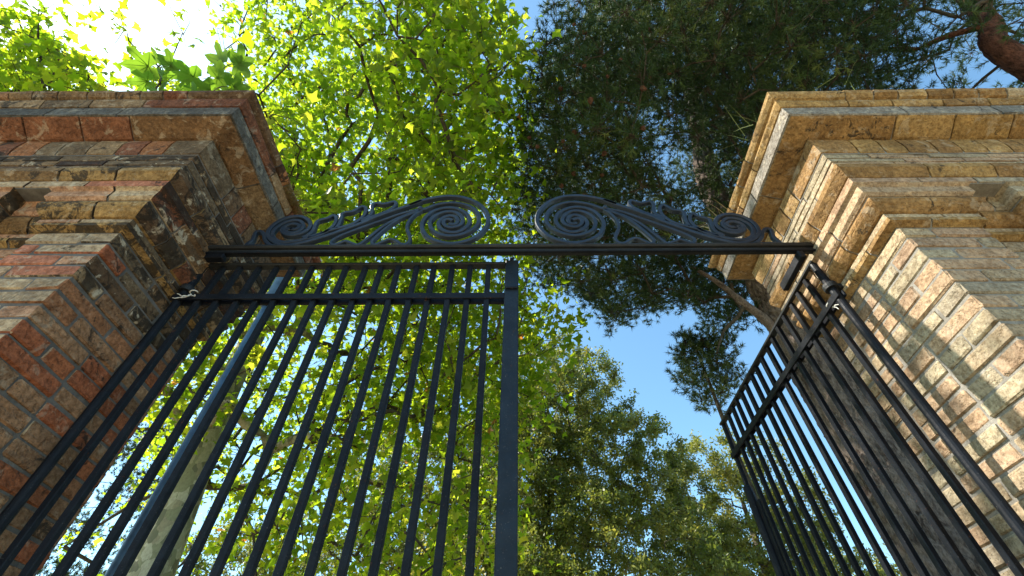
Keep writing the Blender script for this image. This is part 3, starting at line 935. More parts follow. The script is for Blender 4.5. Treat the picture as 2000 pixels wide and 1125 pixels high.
def bark_trunk(name, T, mat, parent, sides=40, cell=0.0, depth=0.0, seed=1, flare=0.35, knots=()):
    """tapered trunk with real plates or bulges in the surface"""
    rng = np.random.default_rng(seed)
    n = len(T); V = np.zeros((n, sides, 3))
    seg = np.linalg.norm(np.diff(T[:, :3], axis=0), axis=1); L = np.concatenate([[0], np.cumsum(seg)])
    ang = np.linspace(0, 2*np.pi, sides, endpoint=False)
    u = np.array([1.0, 0, 0])
    rad = T[:, 3][:, None]*(1 + 0.05*np.sin(2*ang+L[:, None]*0.7) + 0.04*np.sin(3*ang-L[:, None]*1.1+1.0))
    rad = rad*(1+flare*np.exp(-np.maximum(T[:, 2]-T[0, 2], 0)/0.5))[:, None]
    if cell > 0:
        circ = 2*np.pi*T[:, 3].mean()
        ns = int(circ*L[-1]/(cell*cell*2.2))
        sx = rng.uniform(0, circ, ns); sz = rng.uniform(0, L[-1], ns); sh = rng.uniform(0.35, 1.0, ns)
        gx = (ang/(2*np.pi)*circ)
        D = np.zeros((n, sides))
        for i in range(n):
            dz = (sz-L[i])*0.45
            m = np.abs(dz) < cell*1.6
            if m.sum() < 2: continue
            dx = gx[:, None]-sx[m][None]; dx = (dx+circ/2) % circ - circ/2
            dd = np.sqrt(dx**2 + dz[m][None]**2)
            o = np.argsort(dd, axis=1)[:, :2]
            d1 = np.take_along_axis(dd, o[:, :1], 1)[:, 0]; d2 = np.take_along_axis(dd, o[:, 1:2], 1)[:, 0]
            e = np.clip((d2-d1)/(cell*0.30), 0, 1)
            D[i] = (e**0.6)*sh[m][o[:, 0]]
        rad = rad + depth*(D-0.5) + rng.normal(0, depth*0.10, rad.shape)
    for i in range(n):
        t = T[min(i+1, n-1), :3]-T[max(i-1, 0), :3]; t = t/np.linalg.norm(t)
        uu = u - t*np.dot(u, t); uu /= np.linalg.norm(uu); w = np.cross(t, uu); u = uu
        V[i] = T[i, :3] + (np.cos(ang)[:, None]*uu + np.sin(ang)[:, None]*w)*rad[i][:, None]
    V = V.reshape(-1, 3)
    i = np.arange(n-1)[:, None]*sides; k = np.arange(sides)[None]
    a = (i+k).ravel(); b_ = (i+(k+1) % sides).ravel()
    F = np.stack([a, b_, b_+sides, a+sides], axis=1)
    o = mesh_obj(name, V, F, mat, parent, origin=T[0, :3], smooth=True, fix=False)
    return o

def sample_blobs(blobs, spacing, rng, reject=None):
    """points on and inside unions of ellipsoids, biased to the shells; blobs: (cx,cy,cz,rx,ry,rz,count)"""
    out = []
    for (cx, cy, cz, rx, ry, rz, cnt) in blobs:
        k = 0; tries = 0
        while k < cnt and tries < cnt*40:
            tries += 1
            d = unit(rng.normal(0, 1, 3)); r = rng.uniform(0.12, 1.0)**0.45
            p = np.array([cx, cy, cz]) + d*r*np.array([rx, ry, rz])
            if reject is not None and reject(p): continue
            if out and np.min(np.linalg.norm(np.array(out)-p, axis=1)) < spacing: continue
            out.append(p); k += 1
    return np.array(out)

CAMP = np.array([0.0, 0.0, 1.5])
_pt = R(48.2)
C_F = np.array([-math.sin(R(.35))*math.cos(_pt), math.cos(R(.35))*math.cos(_pt), math.sin(_pt)])

def cone_clear(p, rad):
    """nothing grows within rad of where the visitor stands or through the gateway itself"""
    return (abs(p[0]) < 4.2 and p[1] < 2.6 and p[2] < 4.9+rad) or p[2] < 0.4

# ---- plane tree -----------------------------------------------------------
def plane_tree():
    rng = np.random.default_rng(21)
    base = Vector((-4.75, 7.1, 0))
    root = empty("plane_tree", base, "tall plane tree with mottled trunk and bright backlit leaves behind the closed gate", "tree")
    T = resample_trunk([(-4.75,7.1,0.0,.40),(-4.95,7.1,2.5,.36),(-5.15,7.1,4.5,.29),(-5.42,7.1,6.7,.22),(-5.55,7.1,9.3,.19),(-5.80,7.0,12.3,.16),(-6.05,7.0,15.3,.12),(-5.9,7.0,18.5,.06)], 0.25)
    bark_trunk("trunk", T, M_BARK_PLANE, root, 28, 0, 0, 3)
    def rej(p):
        if cone_clear(p, 0.6): return True
        v = p-CAMP
        hor = math.hypot(v[0], v[1])
        # the crown stops short of the pine
        if p[0] > 0.15 + (0.70 if (p[1] > 4.0 and p[2] < 8.6) else 0.0): return True
        if p[2] < 1.9: return True
        # light gap low by the trunk
        if v[1] > 0 and -1.25 < v[0]/v[1] < -0.62 and v[2]/hor < 0.62: return rng.random() < 0.25
        # open sky in the far upper left
        if v[1] < 0.265*abs(v[0]) and v[0] < -2.0 and v[2]/hor > 1.10: return rng.random() < 0.985
        # a hole in the crown lets the sun through on to the tan pier
        k = 1.67-p[0]; zh = p[2]-1.05*k; yh = p[1]-0.10*k
        if 0.3 < zh < 4.3 and 0.5 < yh < 2.5 and rng.random() < 0.93: return True
        return False
    blobs = [(-3.6,6.2,9.5,4.6,4.6,5.2,270), (-4.5,7.0,14.5,5.0,5.0,4.5,100), (-2.3,3.2,8.6,2.6,2.8,2.6,120), (-7.0,4.5,8.2,4.2,3.4,3.2,140),
             (-2.0,7.5,5.2,2.3,2.0,3.2,85), (-1.0,6.4,7.0,1.9,2.0,1.6,60), (-8.0,9.5,7.5,4.0,4.0,4.5,60), (-9.6,3.4,9.0,4.0,2.2,2.6,120),(-6.6,2.8,8.6,3.0,1.5,1.8,90),(-1.0,2.6,9.2,1.2,2.2,2.2,60),(-5.4,2.9,12.6,2.7,1.7,1.6,60), (-5.6,8.2,6.5,2.2,1.5,2.4,22)]
    cl = sample_blobs(blobs, 0.48, rng, rej)
    N, load, chains, ntr = skeleton(T, int(len(T)*0.32), cl, rng, 0.2, 0.5)
    big, V, F = chains_to_wood(N, load, chains, 0.0105, 0.46, 0.12, 0.030)
    for pts, rad in sorted(big, key=lambda q: -q[1][0])[:60]:
        v, f = tube_geo(catmull(pts, 0.25), np.interp(np.linspace(0, 1, len(catmull(pts, 0.25))), np.linspace(0, 1, len(rad)), rad), 8, True)
        mesh_obj("branch", v, f, M_BARK_PLANE if rad[0] > 0.07 else M_BARK_TWIG, root, origin=pts[0], smooth=True)
    for pts, rad in sorted(big, key=lambda q: -q[1][0])[60:]:
        v, f = tube_geo(pts, rad, 6, False); b0 = len(V); V += [tuple(p) for p in v]; F += [[i+b0 for i in q] for q in f]
    # twigs round each clump tip
    pos = []; 
    for c in cl:
        dist = np.linalg.norm(c-CAMP)
        nt = 4 if dist < 12 else 2
        for _ in range(nt):
            d = unit(rng.normal(0, 1, 3)+np.array([0, 0, -0.15])); L = rng.uniform(0.3, 0.75)
            mid = c+d*L*0.5+rng.normal(0, .05, 3); e = c+d*L+np.array([0, 0, -0.08])
            v, f = tube_geo([c, mid, e], [0.006, 0.0045, 0.002], 4, False)
            b0 = len(V); V += [tuple(p) for p in v]; F += [[i+b0 for i in q] for q in f]
            for t in np.linspace(0.2, 1.05, 7): pos.append(c+(e-c)*t+rng.normal(0, 0.085, 3))
        nl = int(rng.uniform(12, 34))
        pos += list(c+rng.normal(0, 1, (nl, 3))*np.array([.34, .34, .26]))
    mesh_obj("twigs", V, F, M_BARK_TWIG, root, origin=base, smooth=True, kind="stuff", fix=False)
    pos = np.array(pos); pos = pos[pos[:, 2] > 1.2]
    bad = (np.abs(pos[:, 0]) < 3.9) & (pos[:, 1] < 2.35) & (pos[:, 2] < 4.7)
    pos = pos[~bad]
    k = 1.67-pos[:, 0]; zh = pos[:, 2]-1.05*k; yh = pos[:, 1]-0.10*k
    sunny = (zh > 0.3) & (zh < 4.3) & (yh > 0.7) & (yh < 2.3) & (rng.random(len(pos)) < 0.62)
    pos = pos[~sunny]
    n = len(pos)
    fr = rand_frames(n, rng, (-0.35, 0.1, 0.75), np.array([0, 0, -0.55]))
    sc = rng.uniform(0.085, 0.215, n)
    tint = np.clip(rng.normal(0.45, 0.23, n), 0, 1)
    tint = tint + 0.17*np.sin(pos[:, 0]*2.1+1.3*np.sin(pos[:, 2]*1.7))*np.sin(pos[:, 1]*1.9+pos[:, 2]*1.3)
    tint = np.clip(tint, 0, 0.93); tint[rng.random(n) < 0.006] = 1.0
    # the leaves that show largest are parts of their own, the rest one mass
    v = pos-CAMP; z = v @ C_F; dist = np.linalg.norm(v, axis=1)
    inview = (z/dist > 0.62) & (v[:, 1] > -0.5)
    size = np.where(inview, sc/dist, 0)
    near = np.argsort(-size)[:300]
    far = np.ones(n, bool); far[near] = False
    V, F = scatter(PLANE_V, PLANE_F, pos[far], fr[far], sc[far])
    mesh_obj("foliage", V, F, M_PLANE_LEAF, root, origin=base, attr=np.repeat(tint[far], len(PLANE_V)), kind="stuff", fix=False)
    variants = [np_mesh("leaf", PLANE_V*np.array([1, 1, 1+0.8*k]), PLANE_F, M_PLANE_LEAF, attr=np.full(len(PLANE_V), 0.15+0.2*k)) for k in range(4)]
    for q, i in enumerate(near):
        o = bpy.data.objects.new("leaf", variants[q % 4])
        M = Matrix([list(fr[i][0]), list(fr[i][1]), list(fr[i][2])])
        o.rotation_euler = M.to_euler(); o.scale = (float(sc[i]),)*3
        o.location = Vector(pos[i]) - base
        COL.objects.link(o); o.parent = root
    # hanging seed balls
    Vb = []; Fb = []
    ico = bmesh.new(); bmesh.ops.create_icosphere(ico, subdivisions=1, radius=1.0)
    iv = np.array([p.co for p in ico.verts]); ifc = np.array([[q.index for q in f.verts] for f in ico.faces]); ico.free()
    pick = rng.choice(n, 700, replace=False)
    bp = pos[pick] + np.array([0, 0, -0.10])
    bp = np.concatenate([bp, bp[:350]+rng.normal(0, 0.03, (350, 3))+np.array([0, 0, -0.06])])
    Vb, Fb = scatter(iv, ifc, bp, rand_frames(len(bp), rng, (0, 0, 1)), rng.uniform(0.013, 0.019, len(bp)))
    M = Mat("seed_ball"); M.bsdf((0.045, 0.026, 0.016), 0.95, spec=0.1)
    mesh_obj("seed_balls", Vb, Fb, M.m, root, origin=base, kind="stuff", fix=False)
plane_tree()
PINE2 = [(9.48, 3.19, 0.0, 0.27), (9.28, 2.99, 3.0, 0.25), (8.879999999999999, 2.69, 6.5, 0.23), (8.18, 2.19, 9.6, 0.19), (8.46, 1.96, 10.6, 0.17), (8.79, 1.76, 11.7, 0.14), (8.69, 1.26, 13.6, 0.09), (8.79, 1.06, 15.2, 0.04)]

# ---- pines ----------------------------------------------------------------
def tuft_points(cl, rng, per, spread, near=None):
    pos = []; dr = []
    for c in cl:
        for _ in range(per):
            d = unit(rng.normal(0, 1, 3)+np.array([0, 0, 0.25])); r = rng.uniform(0.25, 1.0)
            pos.append(c + d*r*spread*np.array([1, 1, .75])); dr.append(unit(d*0.8+np.array([0, 0, 0.55])+rng.normal(0, .25, 3)))
    return np.array(pos), np.array(dr)
def needles(pos, dr, rng, per, L0, L1, w):
    n = len(pos)
    P = np.repeat(pos, per, axis=0); D = np.repeat(dr, per, axis=0)
    off = rng.uniform(-0.045, 0.045, (n*per, 1))
    P = P + D*off
    nd = unit(D*rng.uniform(0.25, 1.1, (n*per, 1)) + rng.normal(0, 0.48, (n*per, 3)))
    side = unit(np.cross(nd, rng.normal(0, 1, (n*per, 3))))
    L = rng.uniform(L0, L1, (n*per, 1))
    a = P - side*w*0.5; b_ = P + side*w*0.5; c = P + nd*L
    V = np.stack([a, b_, c], axis=1).reshape(-1, 3)
    F = np.arange(n*per*3).reshape(-1, 3)
    return V, F
def pine_tree(name, label, trunk_pts, blobs, rng, mat_bark, start=0.45, spacing=0.5, per=16, spread=0.45, nper=20, rej=None, cell=0.0, depth=0.0, sides=40, tint0=0.35, cones=0, wd=0.0125, L=(0.08, 0.14), group=None, flare=0.3, rt=0.0055, tstep=0.12, cat="tree"):
    base = Vector(trunk_pts[0][:3])
    root = empty(name, base, label, cat, group)
    T = resample_trunk(trunk_pts, tstep if cell > 0 else 0.4)
    bark_trunk("trunk", T, mat_bark, root, sides, cell, depth, 5, flare=flare)
    Tn = resample_trunk(trunk_pts, 0.35)
    cl = sample_blobs(blobs, spacing, rng, rej)
    N, load, chains, ntr = skeleton(Tn, int(len(Tn)*start), cl, rng, 0.0, 0.32)
    big, V, F = chains_to_wood(N, load, chains, rt, 0.42, 0.085, 0.035)
    for pts, rad in sorted(big, key=lambda q: -q[1][0])[:40]:
        C = catmull(pts, 0.2)
        v, f = tube_geo(C, np.interp(np.linspace(0, 1, len(C)), np.linspace(0, 1, len(rad)), rad), 9, True)
        mesh_obj("branch", v, f, mat_bark, root, origin=pts[0], smooth=True)
    for pts, rad in sorted(big, key=lambda q: -q[1][0])[40:]:
        v, f = tube_geo(pts, rad, 6, False); b0 = len(V); V += [tuple(p) for p in v]; F += [[i+b0 for i in q] for q in f]
    tp, td = tuft_points(cl, rng, per, spread)
    # short twiglets out to every second tuft
    for c_i, c in enumerate(cl):
        for k in range(0, per, 2):
            e = tp[c_i*per+k]
            v, f = tube_geo([c, (c+e)/2+rng.normal(0, .03, 3), e], [0.006, 0.004, 0.0025], 3, False)
            b0 = len(V); V += [tuple(p) for p in v]; F += [[i+b0 for i in q] for q in f]
    mesh_obj("twigs", V, F, M_BARK_TWIG, root, origin=base, smooth=True, kind="stuff", fix=False)
    V, F = needles(tp, td, rng, nper, L[0], L[1], wd)
    tint = np.clip(rng.normal(tint0, 0.16, len(tp)) + 0.30*np.sin(tp[:, 0]*1.9+1.1*np.sin(tp[:, 2]*1.4))*np.sin(tp[:, 1]*2.3+tp[:, 0]*0.7), 0, 1)
    mesh_obj("foliage", V, F, M_PINE_LEAF, root, origin=base, attr=np.repeat(tint, nper*3), kind="stuff", fix=False)
    if cones:
        M = Mat("pine_cone"); P = M.pos(); nn = M.noise(P, 90, 3)
        M.bsdf(M.ramp(nn, [(0.35, (0.045, 0.022, 0.014)), (0.65, (0.13, 0.06, 0.035))]), 0.8, M.bump(nn, 1.0, 0.006), spec=0.2)
        prof = [(0.0, 0.004), (0.012, 0.022), (0.030, 0.030), (0.055, 0.026), (0.078, 0.014), (0.090, 0.003)]
        V0 = []; F0 = []
        m = 10
        for i, (z, r) in enumerate(prof):
            for k in range(m):
                a = 2*math.pi*(k+0.5*(i % 2))/m
                rr = r*(1.18 if k % 2 == 0 else 0.88)
                V0.append((rr*math.cos(a), rr*math.sin(a), -z))
        for i in range(len(prof)-1):
            for k in range(m):
                a = i*m+k; b_ = i*m+(k+1) % m
                F0.append([a, b_, b_+m, a+m])
        F0.append(list(range(m))[::-1]); F0.append([(len(prof)-1)*m+k for k in range(m)])
        me = np_mesh("pine_cone", np.array(V0), F0, M.m)
        dd = np.linalg.norm(tp-CAMP, axis=1); cand = np.argsort(dd)[:600]
        for i in rng.choice(cand, cones, replace=False):
            o = bpy.data.objects.new("pine_cone", me); o.location = Vector(tp[i])-base
            o.rotation_euler = (rng.uniform(-.9, .9), rng.uniform(-.9, .9), rng.uniform(0, 6)); o.scale = (rng.uniform(.8, 1.25),)*3
            COL.objects.link(o); o.parent = root
    return root

def rej_big(p):
    v = p-CAMP; hor = math.hypot(v[0], v[1])
    if cone_clear(p, 0.8): return True
    el = v[2]/max(hor, 1e-3)
    if p[0] < 0.12 and el > 1.0: return True
    if v[1] > 0:
        a = v[0]/v[1]
        if a < 0.01: return True
        if 0.05 < a < 0.22 and el < 1.12: return True
        lim = 0.98 if a < 0.30 else (0.93 if a < 0.60 else 0.80)
        if a < 1.2 and el < lim: return True
        # clear of the stem as seen through the gateway
        if 0.66 < a < 1.04 and 1.2 < el < 2.15 and hor < 7.4 and rng_p.random() < 0.93: return True
        # thin, see-through heart of the crown beside the stem
        if 0.30 < a < 0.78 and 1.15 < el < 2.3: return rng_p.random() < 0.72
    return False
rng_p = np.random.default_rng(8)
big_pine = pine_tree("pine_tree", "big pine with a thick fissured trunk behind the open gate leaf and tan pier",
    [(4.62,5.5,0.0,.385),(4.60,5.5,2.0,.365),(4.58,5.5,4.0,.355),(4.57,5.5,6.0,.345),(4.60,5.45,7.6,.34),(4.68,5.5,9.5,.29),(4.75,5.45,11.5,.25),(5.0,5.0,13.5,.20),(5.2,4.6,16.0,.12),(5.1,4.6,18.5,.05)],
    [(3.0,5.0,10.8,3.3,3.6,3.1,470),(1.4,3.6,9.0,1.3,2.6,1.6,80),(4.6,3.4,11.8,3.6,3.0,2.6,210),(2.6,6.6,9.0,2.4,2.2,1.8,90),(4.4,7.2,8.2,3.0,2.0,1.5,70),(5.0,5.0,15.0,3.6,3.6,3.0,90),(1.7,2.8,9.8,1.4,2.2,1.7,80),(3.6,1.6,9.6,2.6,1.6,1.3,80)],
    rng_p, M_BARK_PINE, start=0.42, rej=rej_big, cell=0.095, depth=0.060, sides=110, cones=26, per=30, nper=24, tint0=0.38, tstep=0.035)
def bare_branch(root, pts, r0, r1, mat):
    C = catmull(pts, 0.15)
    v, f = tube_geo(C, np.linspace(r0, r1, len(C))*(1+0.08*np.sin(np.arange(len(C))*1.7)), 10, True)
    mesh_obj("branch", v, f, mat, root, origin=pts[0], smooth=True)
bare_branch(big_pine, [(4.41, 5.63, 6.21), (4.2, 5.47, 6.73), (3.93, 5.43, 7.18), (3.7, 5.47, 7.76), (3.41, 5.54, 8.29)], 0.095, 0.028, M_BARK_PINE)
bare_branch(big_pine, [(3.96, 5.43, 7.13), (3.78, 5.53, 6.91), (3.5, 5.59, 6.68), (3.23, 5.64, 6.22)], 0.04, 0.012, M_BARK_TWIG)
rng_q = np.random.default_rng(18)
pine_tree("pine_tree", "leaning red-barked pine high above the end of the tan brick pier",
    PINE2,
    [(6.6,1.4,12.2,3.4,2.2,1.8,95),(8.6,2.9,10.8,2.6,2.4,2.0,80),(5.2,2.2,12.6,2.0,2.2,1.5,55),(9.6,4.6,9.2,2.6,2.2,1.9,60)],
    rng_q, M_BARK_PINE_RED, start=0.5, spacing=0.5, rej=lambda p: cone_clear(p, 1.0) or p[2] < 7.6, cell=0.07, depth=0.022, sides=64, per=22, nper=20, tint0=0.45, tstep=0.05, rt=0.009)

# low pine boughs showing through the bars of the open leaf
pine_tree("pine_tree", "slender young pine between the open gate leaf and the thick pine trunk",
    [(4.1,7.6,0.0,.07),(4.05,7.6,3.0,.06),(3.95,7.6,5.2,.045),(3.9,7.5,7.4,.03),(3.9,7.5,8.4,.012)],
    [(4.0,7.5,7.5,.65,.6,1.0,34)], np.random.default_rng(33), M_BARK_TWIG, start=0.6, spacing=0.28, per=26, spread=0.32, nper=22, sides=10, tint0=0.5, rt=0.004)
for k, (x, y, top, rx, cnt, lab) in enumerate([(-16.5, 17.0, 13.5, 3.6, 170, "dark pine low behind the red brick pier and plane trunk"), (-13.3, 17.5, 6.6, 2.2, 80, "shorter dark pine between the plane trunk and the taller dark pine")]):
    pine_tree("pine_tree", lab, [(x,y,0,.26),(x+.2,y,top*.5,.18),(x,y,top*0.98,.03)], [(x,y,top*0.62,rx,rx,top*0.36,cnt)],
        np.random.default_rng(50+k), M_BARK_TWIG, start=0.35, spacing=0.5, per=32, spread=0.66, nper=20, sides=12, tint0=0.35, wd=0.019, L=(0.10, 0.17))

# ---- small-leaved evergreen trees beyond ------------------------------------
def oak_tree(label, base, trunk_pts, blobs, seed, nleaf, spread=0.34, lsz=(0.055, 0.095), spacing=0.46, tint=(0.45, 0.22), rej=None, rt=0.008, mat=None, group="evergreen trees beyond the gate"):
    rng = np.random.default_rng(seed)
    base = Vector(base)
    root = empty("evergreen_tree", base, label, "tree", group)
    T = resample_trunk(trunk_pts, 0.4)
    bark_trunk("trunk", T, M_BARK_OAK, root, 14, 0, 0, seed)
    cl = sample_blobs(blobs, spacing, rng, rej)
    N, load, chains, ntr = skeleton(T, int(len(T)*0.25), cl, rng, 0.0, 0.7)
    big, V, F = chains_to_wood(N, load, chains, rt, 0.45, 0.16, 0.05)
    for pts, rad in sorted(big, key=lambda q: -q[1][0])[:25]:
        v, f = tube_geo(pts, rad, 7, True)
        mesh_obj("branch", v, f, M_BARK_OAK, root, origin=pts[0], smooth=True)
    for pts, rad in sorted(big, key=lambda q: -q[1][0])[25:]:
        v, f = tube_geo(pts, rad, 6, False); b0 = len(V); V += [tuple(p) for p in v]; F += [[i+b0 for i in q] for q in f]
    pos = []; tn = []
    for c in cl:
        t0 = rng.normal(tint[0], tint[1])
        for _ in range(6):
            d = unit(rng.normal(0, 1, 3)+np.array([0, 0, .2])); L = rng.uniform(.35, 1.0)*spread*1.6
            e = c+d*L
            v, f = tube_geo([c, (c+e)/2+rng.normal(0, .05, 3), e], [0.010, 0.007, 0.003], 3, False)
            b0 = len(V); V += [tuple(p) for p in v]; F += [[i+b0 for i in q] for q in f]
            m = int(nleaf/6)
            t = rng.uniform(0.15, 1.1, m)[:, None]
            pos.append(c+(e-c)*t+rng.normal(0, spread*0.26, (m, 3))); tn.append(np.clip(t0+rng.normal(0, .14, m), 0, 1))
    mesh_obj("twigs", V, F, M_BARK_OAK, root, origin=base, smooth=True, kind="stuff", fix=False)
    pos = np.concatenate(pos); tn = np.concatenate(tn)
    fr = rand_frames(len(pos), rng, (-0.1, -0.1, 0.45))
    V, F = scatter(OAK_V, OAK_F, pos, fr, rng.uniform(lsz[0], lsz[1], len(pos)))
    mesh_obj("foliage", V, F, mat or M_OAK_LEAF, root, origin=base, attr=np.repeat(tn, 4), kind="stuff", fix=False)
oak_tree("tall open-crowned evergreen tree filling the gap between the gate leaves", (1.6,14.5,0),
    [(1.6,14.5,0,.30),(1.5,14.5,2.5,.25),(1.1,14.4,4.6,.18),(0.9,14.6,7,.12),(1.5,14.4,9,.07),(1.2,14.5,11.2,.03)],
    [(1.3,14.3,11.0,2.8,2.4,2.7,170),(3.0,14.5,8.6,2.8,2.4,2.4,130),(0.2,14.0,8.0,2.2,2.2,2.6,120),(2.4,13.5,5.0,3.4,2.4,2.6,150),(0.0,13.2,4.4,2.6,2.0,2.4,90)], 61, 250, tint=(0.5, 0.22), lsz=(0.08, 0.14))
oak_tree("yellow-green rounded evergreen tree just left of the open gate leaf's free end", (8.0,16.5,0),
    [(8.0,16.5,0,.30),(8.1,16.5,3,.24),(8.0,16.4,6,.16),(8.1,16.5,8.6,.06)],
    [(7.6,16.2,7.6,2.9,2.6,3.0,190),(6.2,15.4,4.6,2.4,2.2,2.6,90),(9.6,16.8,5.4,2.6,2.4,2.6,80)], 62, 250, tint=(0.62, 0.2), lsz=(0.085, 0.14))
oak_tree("olive evergreen tree behind the bars of the closed leaf near its meeting stile", (-3.4,15.5,0),
    [(-3.4,15.5,0,.28),(-3.5,15.5,3,.22),(-3.3,15.4,6,.15),(-3.4,15.5,8.6,.06)],
    [(-3.2,15.2,8.2,2.6,2.4,2.9,150),(-2.2,14.6,4.8,2.6,2.2,2.6,95),(-5.6,15.6,5.0,2.4,2.2,2.4,70)], 63, 230, tint=(0.5, 0.2), lsz=(0.08, 0.14))
oak_tree("olive evergreen tree low behind the plane trunk, seen through the closed leaf", (-8.6,16.5,0),
    [(-8.6,16.5,0,.24),(-8.5,16.5,3,.18),(-8.6,16.4,6,.10),(-8.6,16.5,7.5,.05)],
    [(-8.6,16.2,5.4,2.6,2.2,2.7,110)], 66, 220, tint=(0.5, 0.2), lsz=(0.08, 0.14))
oak_tree("light green tree low behind the middle bars of the open leaf", (17.2,21.0,0),
    [(17.2,21,0,.26),(17.2,21,4,.2),(17.3,21,8,.08)],
    [(17.2,20.6,7.6,2.4,2.4,3.0,110)], 64, 190, tint=(0.85, 0.12), lsz=(0.11, 0.17))
oak_tree("small pale green tree low behind the end bars of the open leaf", (13.2,21.5,0),
    [(13.2,21.5,0,.2),(13.2,21.5,3,.16),(13.3,21.5,6,.06)],
    [(13.2,21.2,6.0,1.9,2.0,2.6,70)], 65, 190, tint=(0.7, 0.14), lsz=(0.11, 0.17))

# ---- fig sapling rooted on the cornice --------------------------------------
def fig():
    base = Vector(WL(0.34, 0.98, 4.175))
    root = empty("fig_sapling", base, "fig sapling with big lobed leaves rooted on top of the red brick pier", "plant")
    FV, FF = fan_leaf([(270,.10),(285,.42),(312,.66),(335,.74),(352,.60),(10,.50),(22,.86),(38,1.06),(52,.92),(62,.56),(78,.92),(90,1.22),(102,.92),(118,.56),(128,.92),(142,1.06),(158,.86),(170,.50),(188,.60),(205,.74),(228,.66),(255,.42)], 0.10, (0, 0.25))
    # raised veins running out to the lobe tips, a little paler than the blade
    FVl = [tuple(p) for p in FV]; FFl = [list(f) for f in FF]; FA = [0.35]*len(FVl)
    def surf(x, y):
        X = x*1.9; Y = y*1.9-0.25
        return -0.10*abs(X)**1.3-0.10*max(0, Y)**2
    for ang, rr_ in ((335,.70),(38,1.0),(90,1.15),(142,1.0),(205,.70),(62,.5),(118,.5)):
        for side in (1, -1):
            pr = None
            for k in range(6):
                t = k/5; x = rr_*t*math.cos(R(ang))/1.9; y = (rr_*t*math.sin(R(ang))+0.25)/1.9
                w = 0.010*(1-0.8*t); nx, ny = -math.sin(R(ang))*w, math.cos(R(ang))*w
                z = surf(x, y)+side*0.006
                b0 = len(FVl); FVl += [(x+nx, y+ny, z), (x-nx, y-ny, z)]; FA += [1.0, 1.0]
                if pr is not None: FFl += [[pr, pr+1, b0+1], [pr, b0+1, b0]]
                pr = b0
    FV = np.array(FVl); FF = np.array(FFl)
    V = []; F = []
    def stem(pts, r):
        v, f = tube_geo(catmull(pts, 0.03), np.linspace(r, r*0.4, len(catmull(pts, 0.03))), 6, True)
        b0 = len(V); V.extend([tuple(p) for p in v]); F.extend([[i+b0 for i in q] for q in f])
    me = [np_mesh("leaf", FV*np.array([1, 1, 1+k]), FF, M_FIG_LEAF, attr=np.clip(np.array(FA)*(1-0.25*k), 0, 1)) for k in range(3)]
    rr = random.Random(4)
    tips = []
    A = base
    B = lambda x, y, z: Vector((x, y, z))
    s1 = [A+B(0.02,0.00,-0.02), B(-2.28,1.00,4.45), B(-2.40,1.00,4.75), B(-2.55,0.99,5.02)]
    s2 = [A+B(0.04,0.02,-0.02), B(-2.12,1.02,4.50), B(-2.14,1.02,4.85), B(-2.12,1.01,5.14)]
    s3 = [A+B(0.03,0.02,-0.02), B(-2.05,1.03,4.40), B(-1.98,1.03,4.72)]
    for s, r in ((s1, .009), (s2, .009), (s3, .006)): stem(s, r)
    L = [(s1[3], (-1.0,-0.1,0.02), .40, 0), (s1[3], (-0.45,0.05,0.95), .36, 0), (s1[3], (0.75,-0.1,-0.05), .36, 1), (s1[2], (0.6,-0.1,-0.3), .32, 2), (s1[2], (-0.8,-0.1,-0.35), .26, 1),
         (s2[3], (-0.75,-0.05,0.55), .40, 0), (s2[3], (0.10,0.0,0.8), .18, 0), (s2[3], (0.95,-0.1,0.0), .38, 1), (s2[2], (0.85,-0.1,-0.1), .34, 0),
         (s2[2], (-0.6,-0.15,-0.15), .34, 2), (s3[2], (0.7,0.1,0.1), .30, 2), (s3[2], (-0.5,0.1,-.15), .30, 1), (s1[1], (0.6,-0.1,-0.2), .26, 2), (s2[1], (0.9,0,-.1), .28, 2)]
    for p, d, sz, k in L:
        d = Vector(d).normalized()
        q = p + d*0.05
        stem([p, (p+q)/2+Vector((0,0,0.006)), q], 0.0028)
        nrm = Vector((-0.55+rr.uniform(-.3,.3), 0.30+rr.uniform(-.2,.2), 0.80)); nrm = (nrm-d*nrm.dot(d)).normalized()
        M = Matrix((d.cross(nrm), d, nrm)).transposed()
        o = bpy.data.objects.new("leaf", me[k]); o.rotation_euler = M.to_euler(); o.scale = (sz*0.70,)*3; o.location = q-base
        COL.objects.link(o); o.parent = root
    mesh_obj("stem", V, F, M_BARK_TWIG, root, origin=base, smooth=True)
fig()

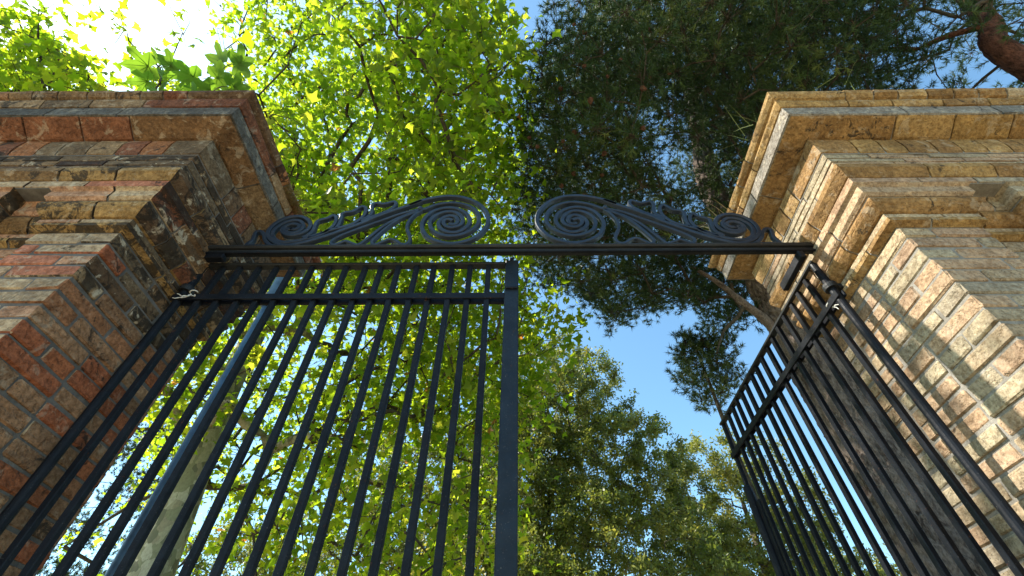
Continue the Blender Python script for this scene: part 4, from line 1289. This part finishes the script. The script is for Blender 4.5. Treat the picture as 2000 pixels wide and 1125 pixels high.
# ---- dry grasses and moss on the cornices -------------------------------------
def tuft(name, W, spots, label, seed, mat, cat, lr, wd, bias, curve):
    rng = np.random.default_rng(seed)
    V = []; F = []
    for (a, y, z, n, sp) in spots:
        c = np.array(W(a, y, z))
        for _ in range(n):
            p = c + rng.normal(0, 1, 3)*np.array([sp, sp, 0.004]); p[2] = z-0.01
            d = unit(np.array(bias)+rng.normal(0, .55, 3)); L = rng.uniform(*lr)
            sd = unit(np.cross(d, rng.normal(0, 1, 3)))*wd
            sag = np.array([0, 0, -curve*L])
            pts = [p, p+d*L*0.5+sag*0.15, p+d*L+sag]
            b0 = len(V)
            V += [pts[0]-sd, pts[0]+sd, pts[1]+sd*.8, pts[1]-sd*.8, pts[2]]
            F += [[b0, b0+1, b0+2, b0+3], [b0+3, b0+2, b0+4]]
    o = mesh_obj(name, V, F, mat, None, origin=V[0], fix=False)
    tag(o, label, cat)
M = Mat("dry_grass"); M.bsdf((0.42, 0.33, 0.17), 0.8, spec=0.2); M_DRY = M.m
M = Mat("green_blade"); M.bsdf((0.16, 0.19, 0.05), 0.7, spec=0.2); M_BLADE = M.m
M = Mat("dry_moss"); M.bsdf((0.17, 0.13, 0.045), 0.95, spec=0.1); M_MOSS = M.m
tuft("grass_tuft", WR, [(-0.26, 1.80, 4.09, 34, .03), (-0.26, 1.70, 4.09, 14, .03)], "dry straw grass tuft sprouting from the inner cornice edge of the tan pier", 3, M_DRY, "grass", (0.10, 0.30), 0.0014, (-0.9, 0.1, 0.35), 0.25)
tuft("grass_tuft", WR, [(-0.25, 1.12, 4.09, 9, .05), (-0.25, 1.35, 4.09, 8, .06), (0.10, 0.90, 4.10, 6, .05)], "few thin green grass stalks standing on the corner of the tan pier's cornice", 5, M_BLADE, "grass", (0.16, 0.36), 0.0012, (-0.35, 0.0, 1.0), 0.15)
tuft("moss_tuft", WL, [(-0.262, 1.48+0.024*k, 4.15-0.01*(k % 3), 130, .028) for k in range(10)], "dry yellowish moss clinging to the inner cornice edge of the red pier", 7, M_MOSS, "moss", (0.010, 0.030), 0.0012, (0.9, -0.2, -0.2), 0.1)
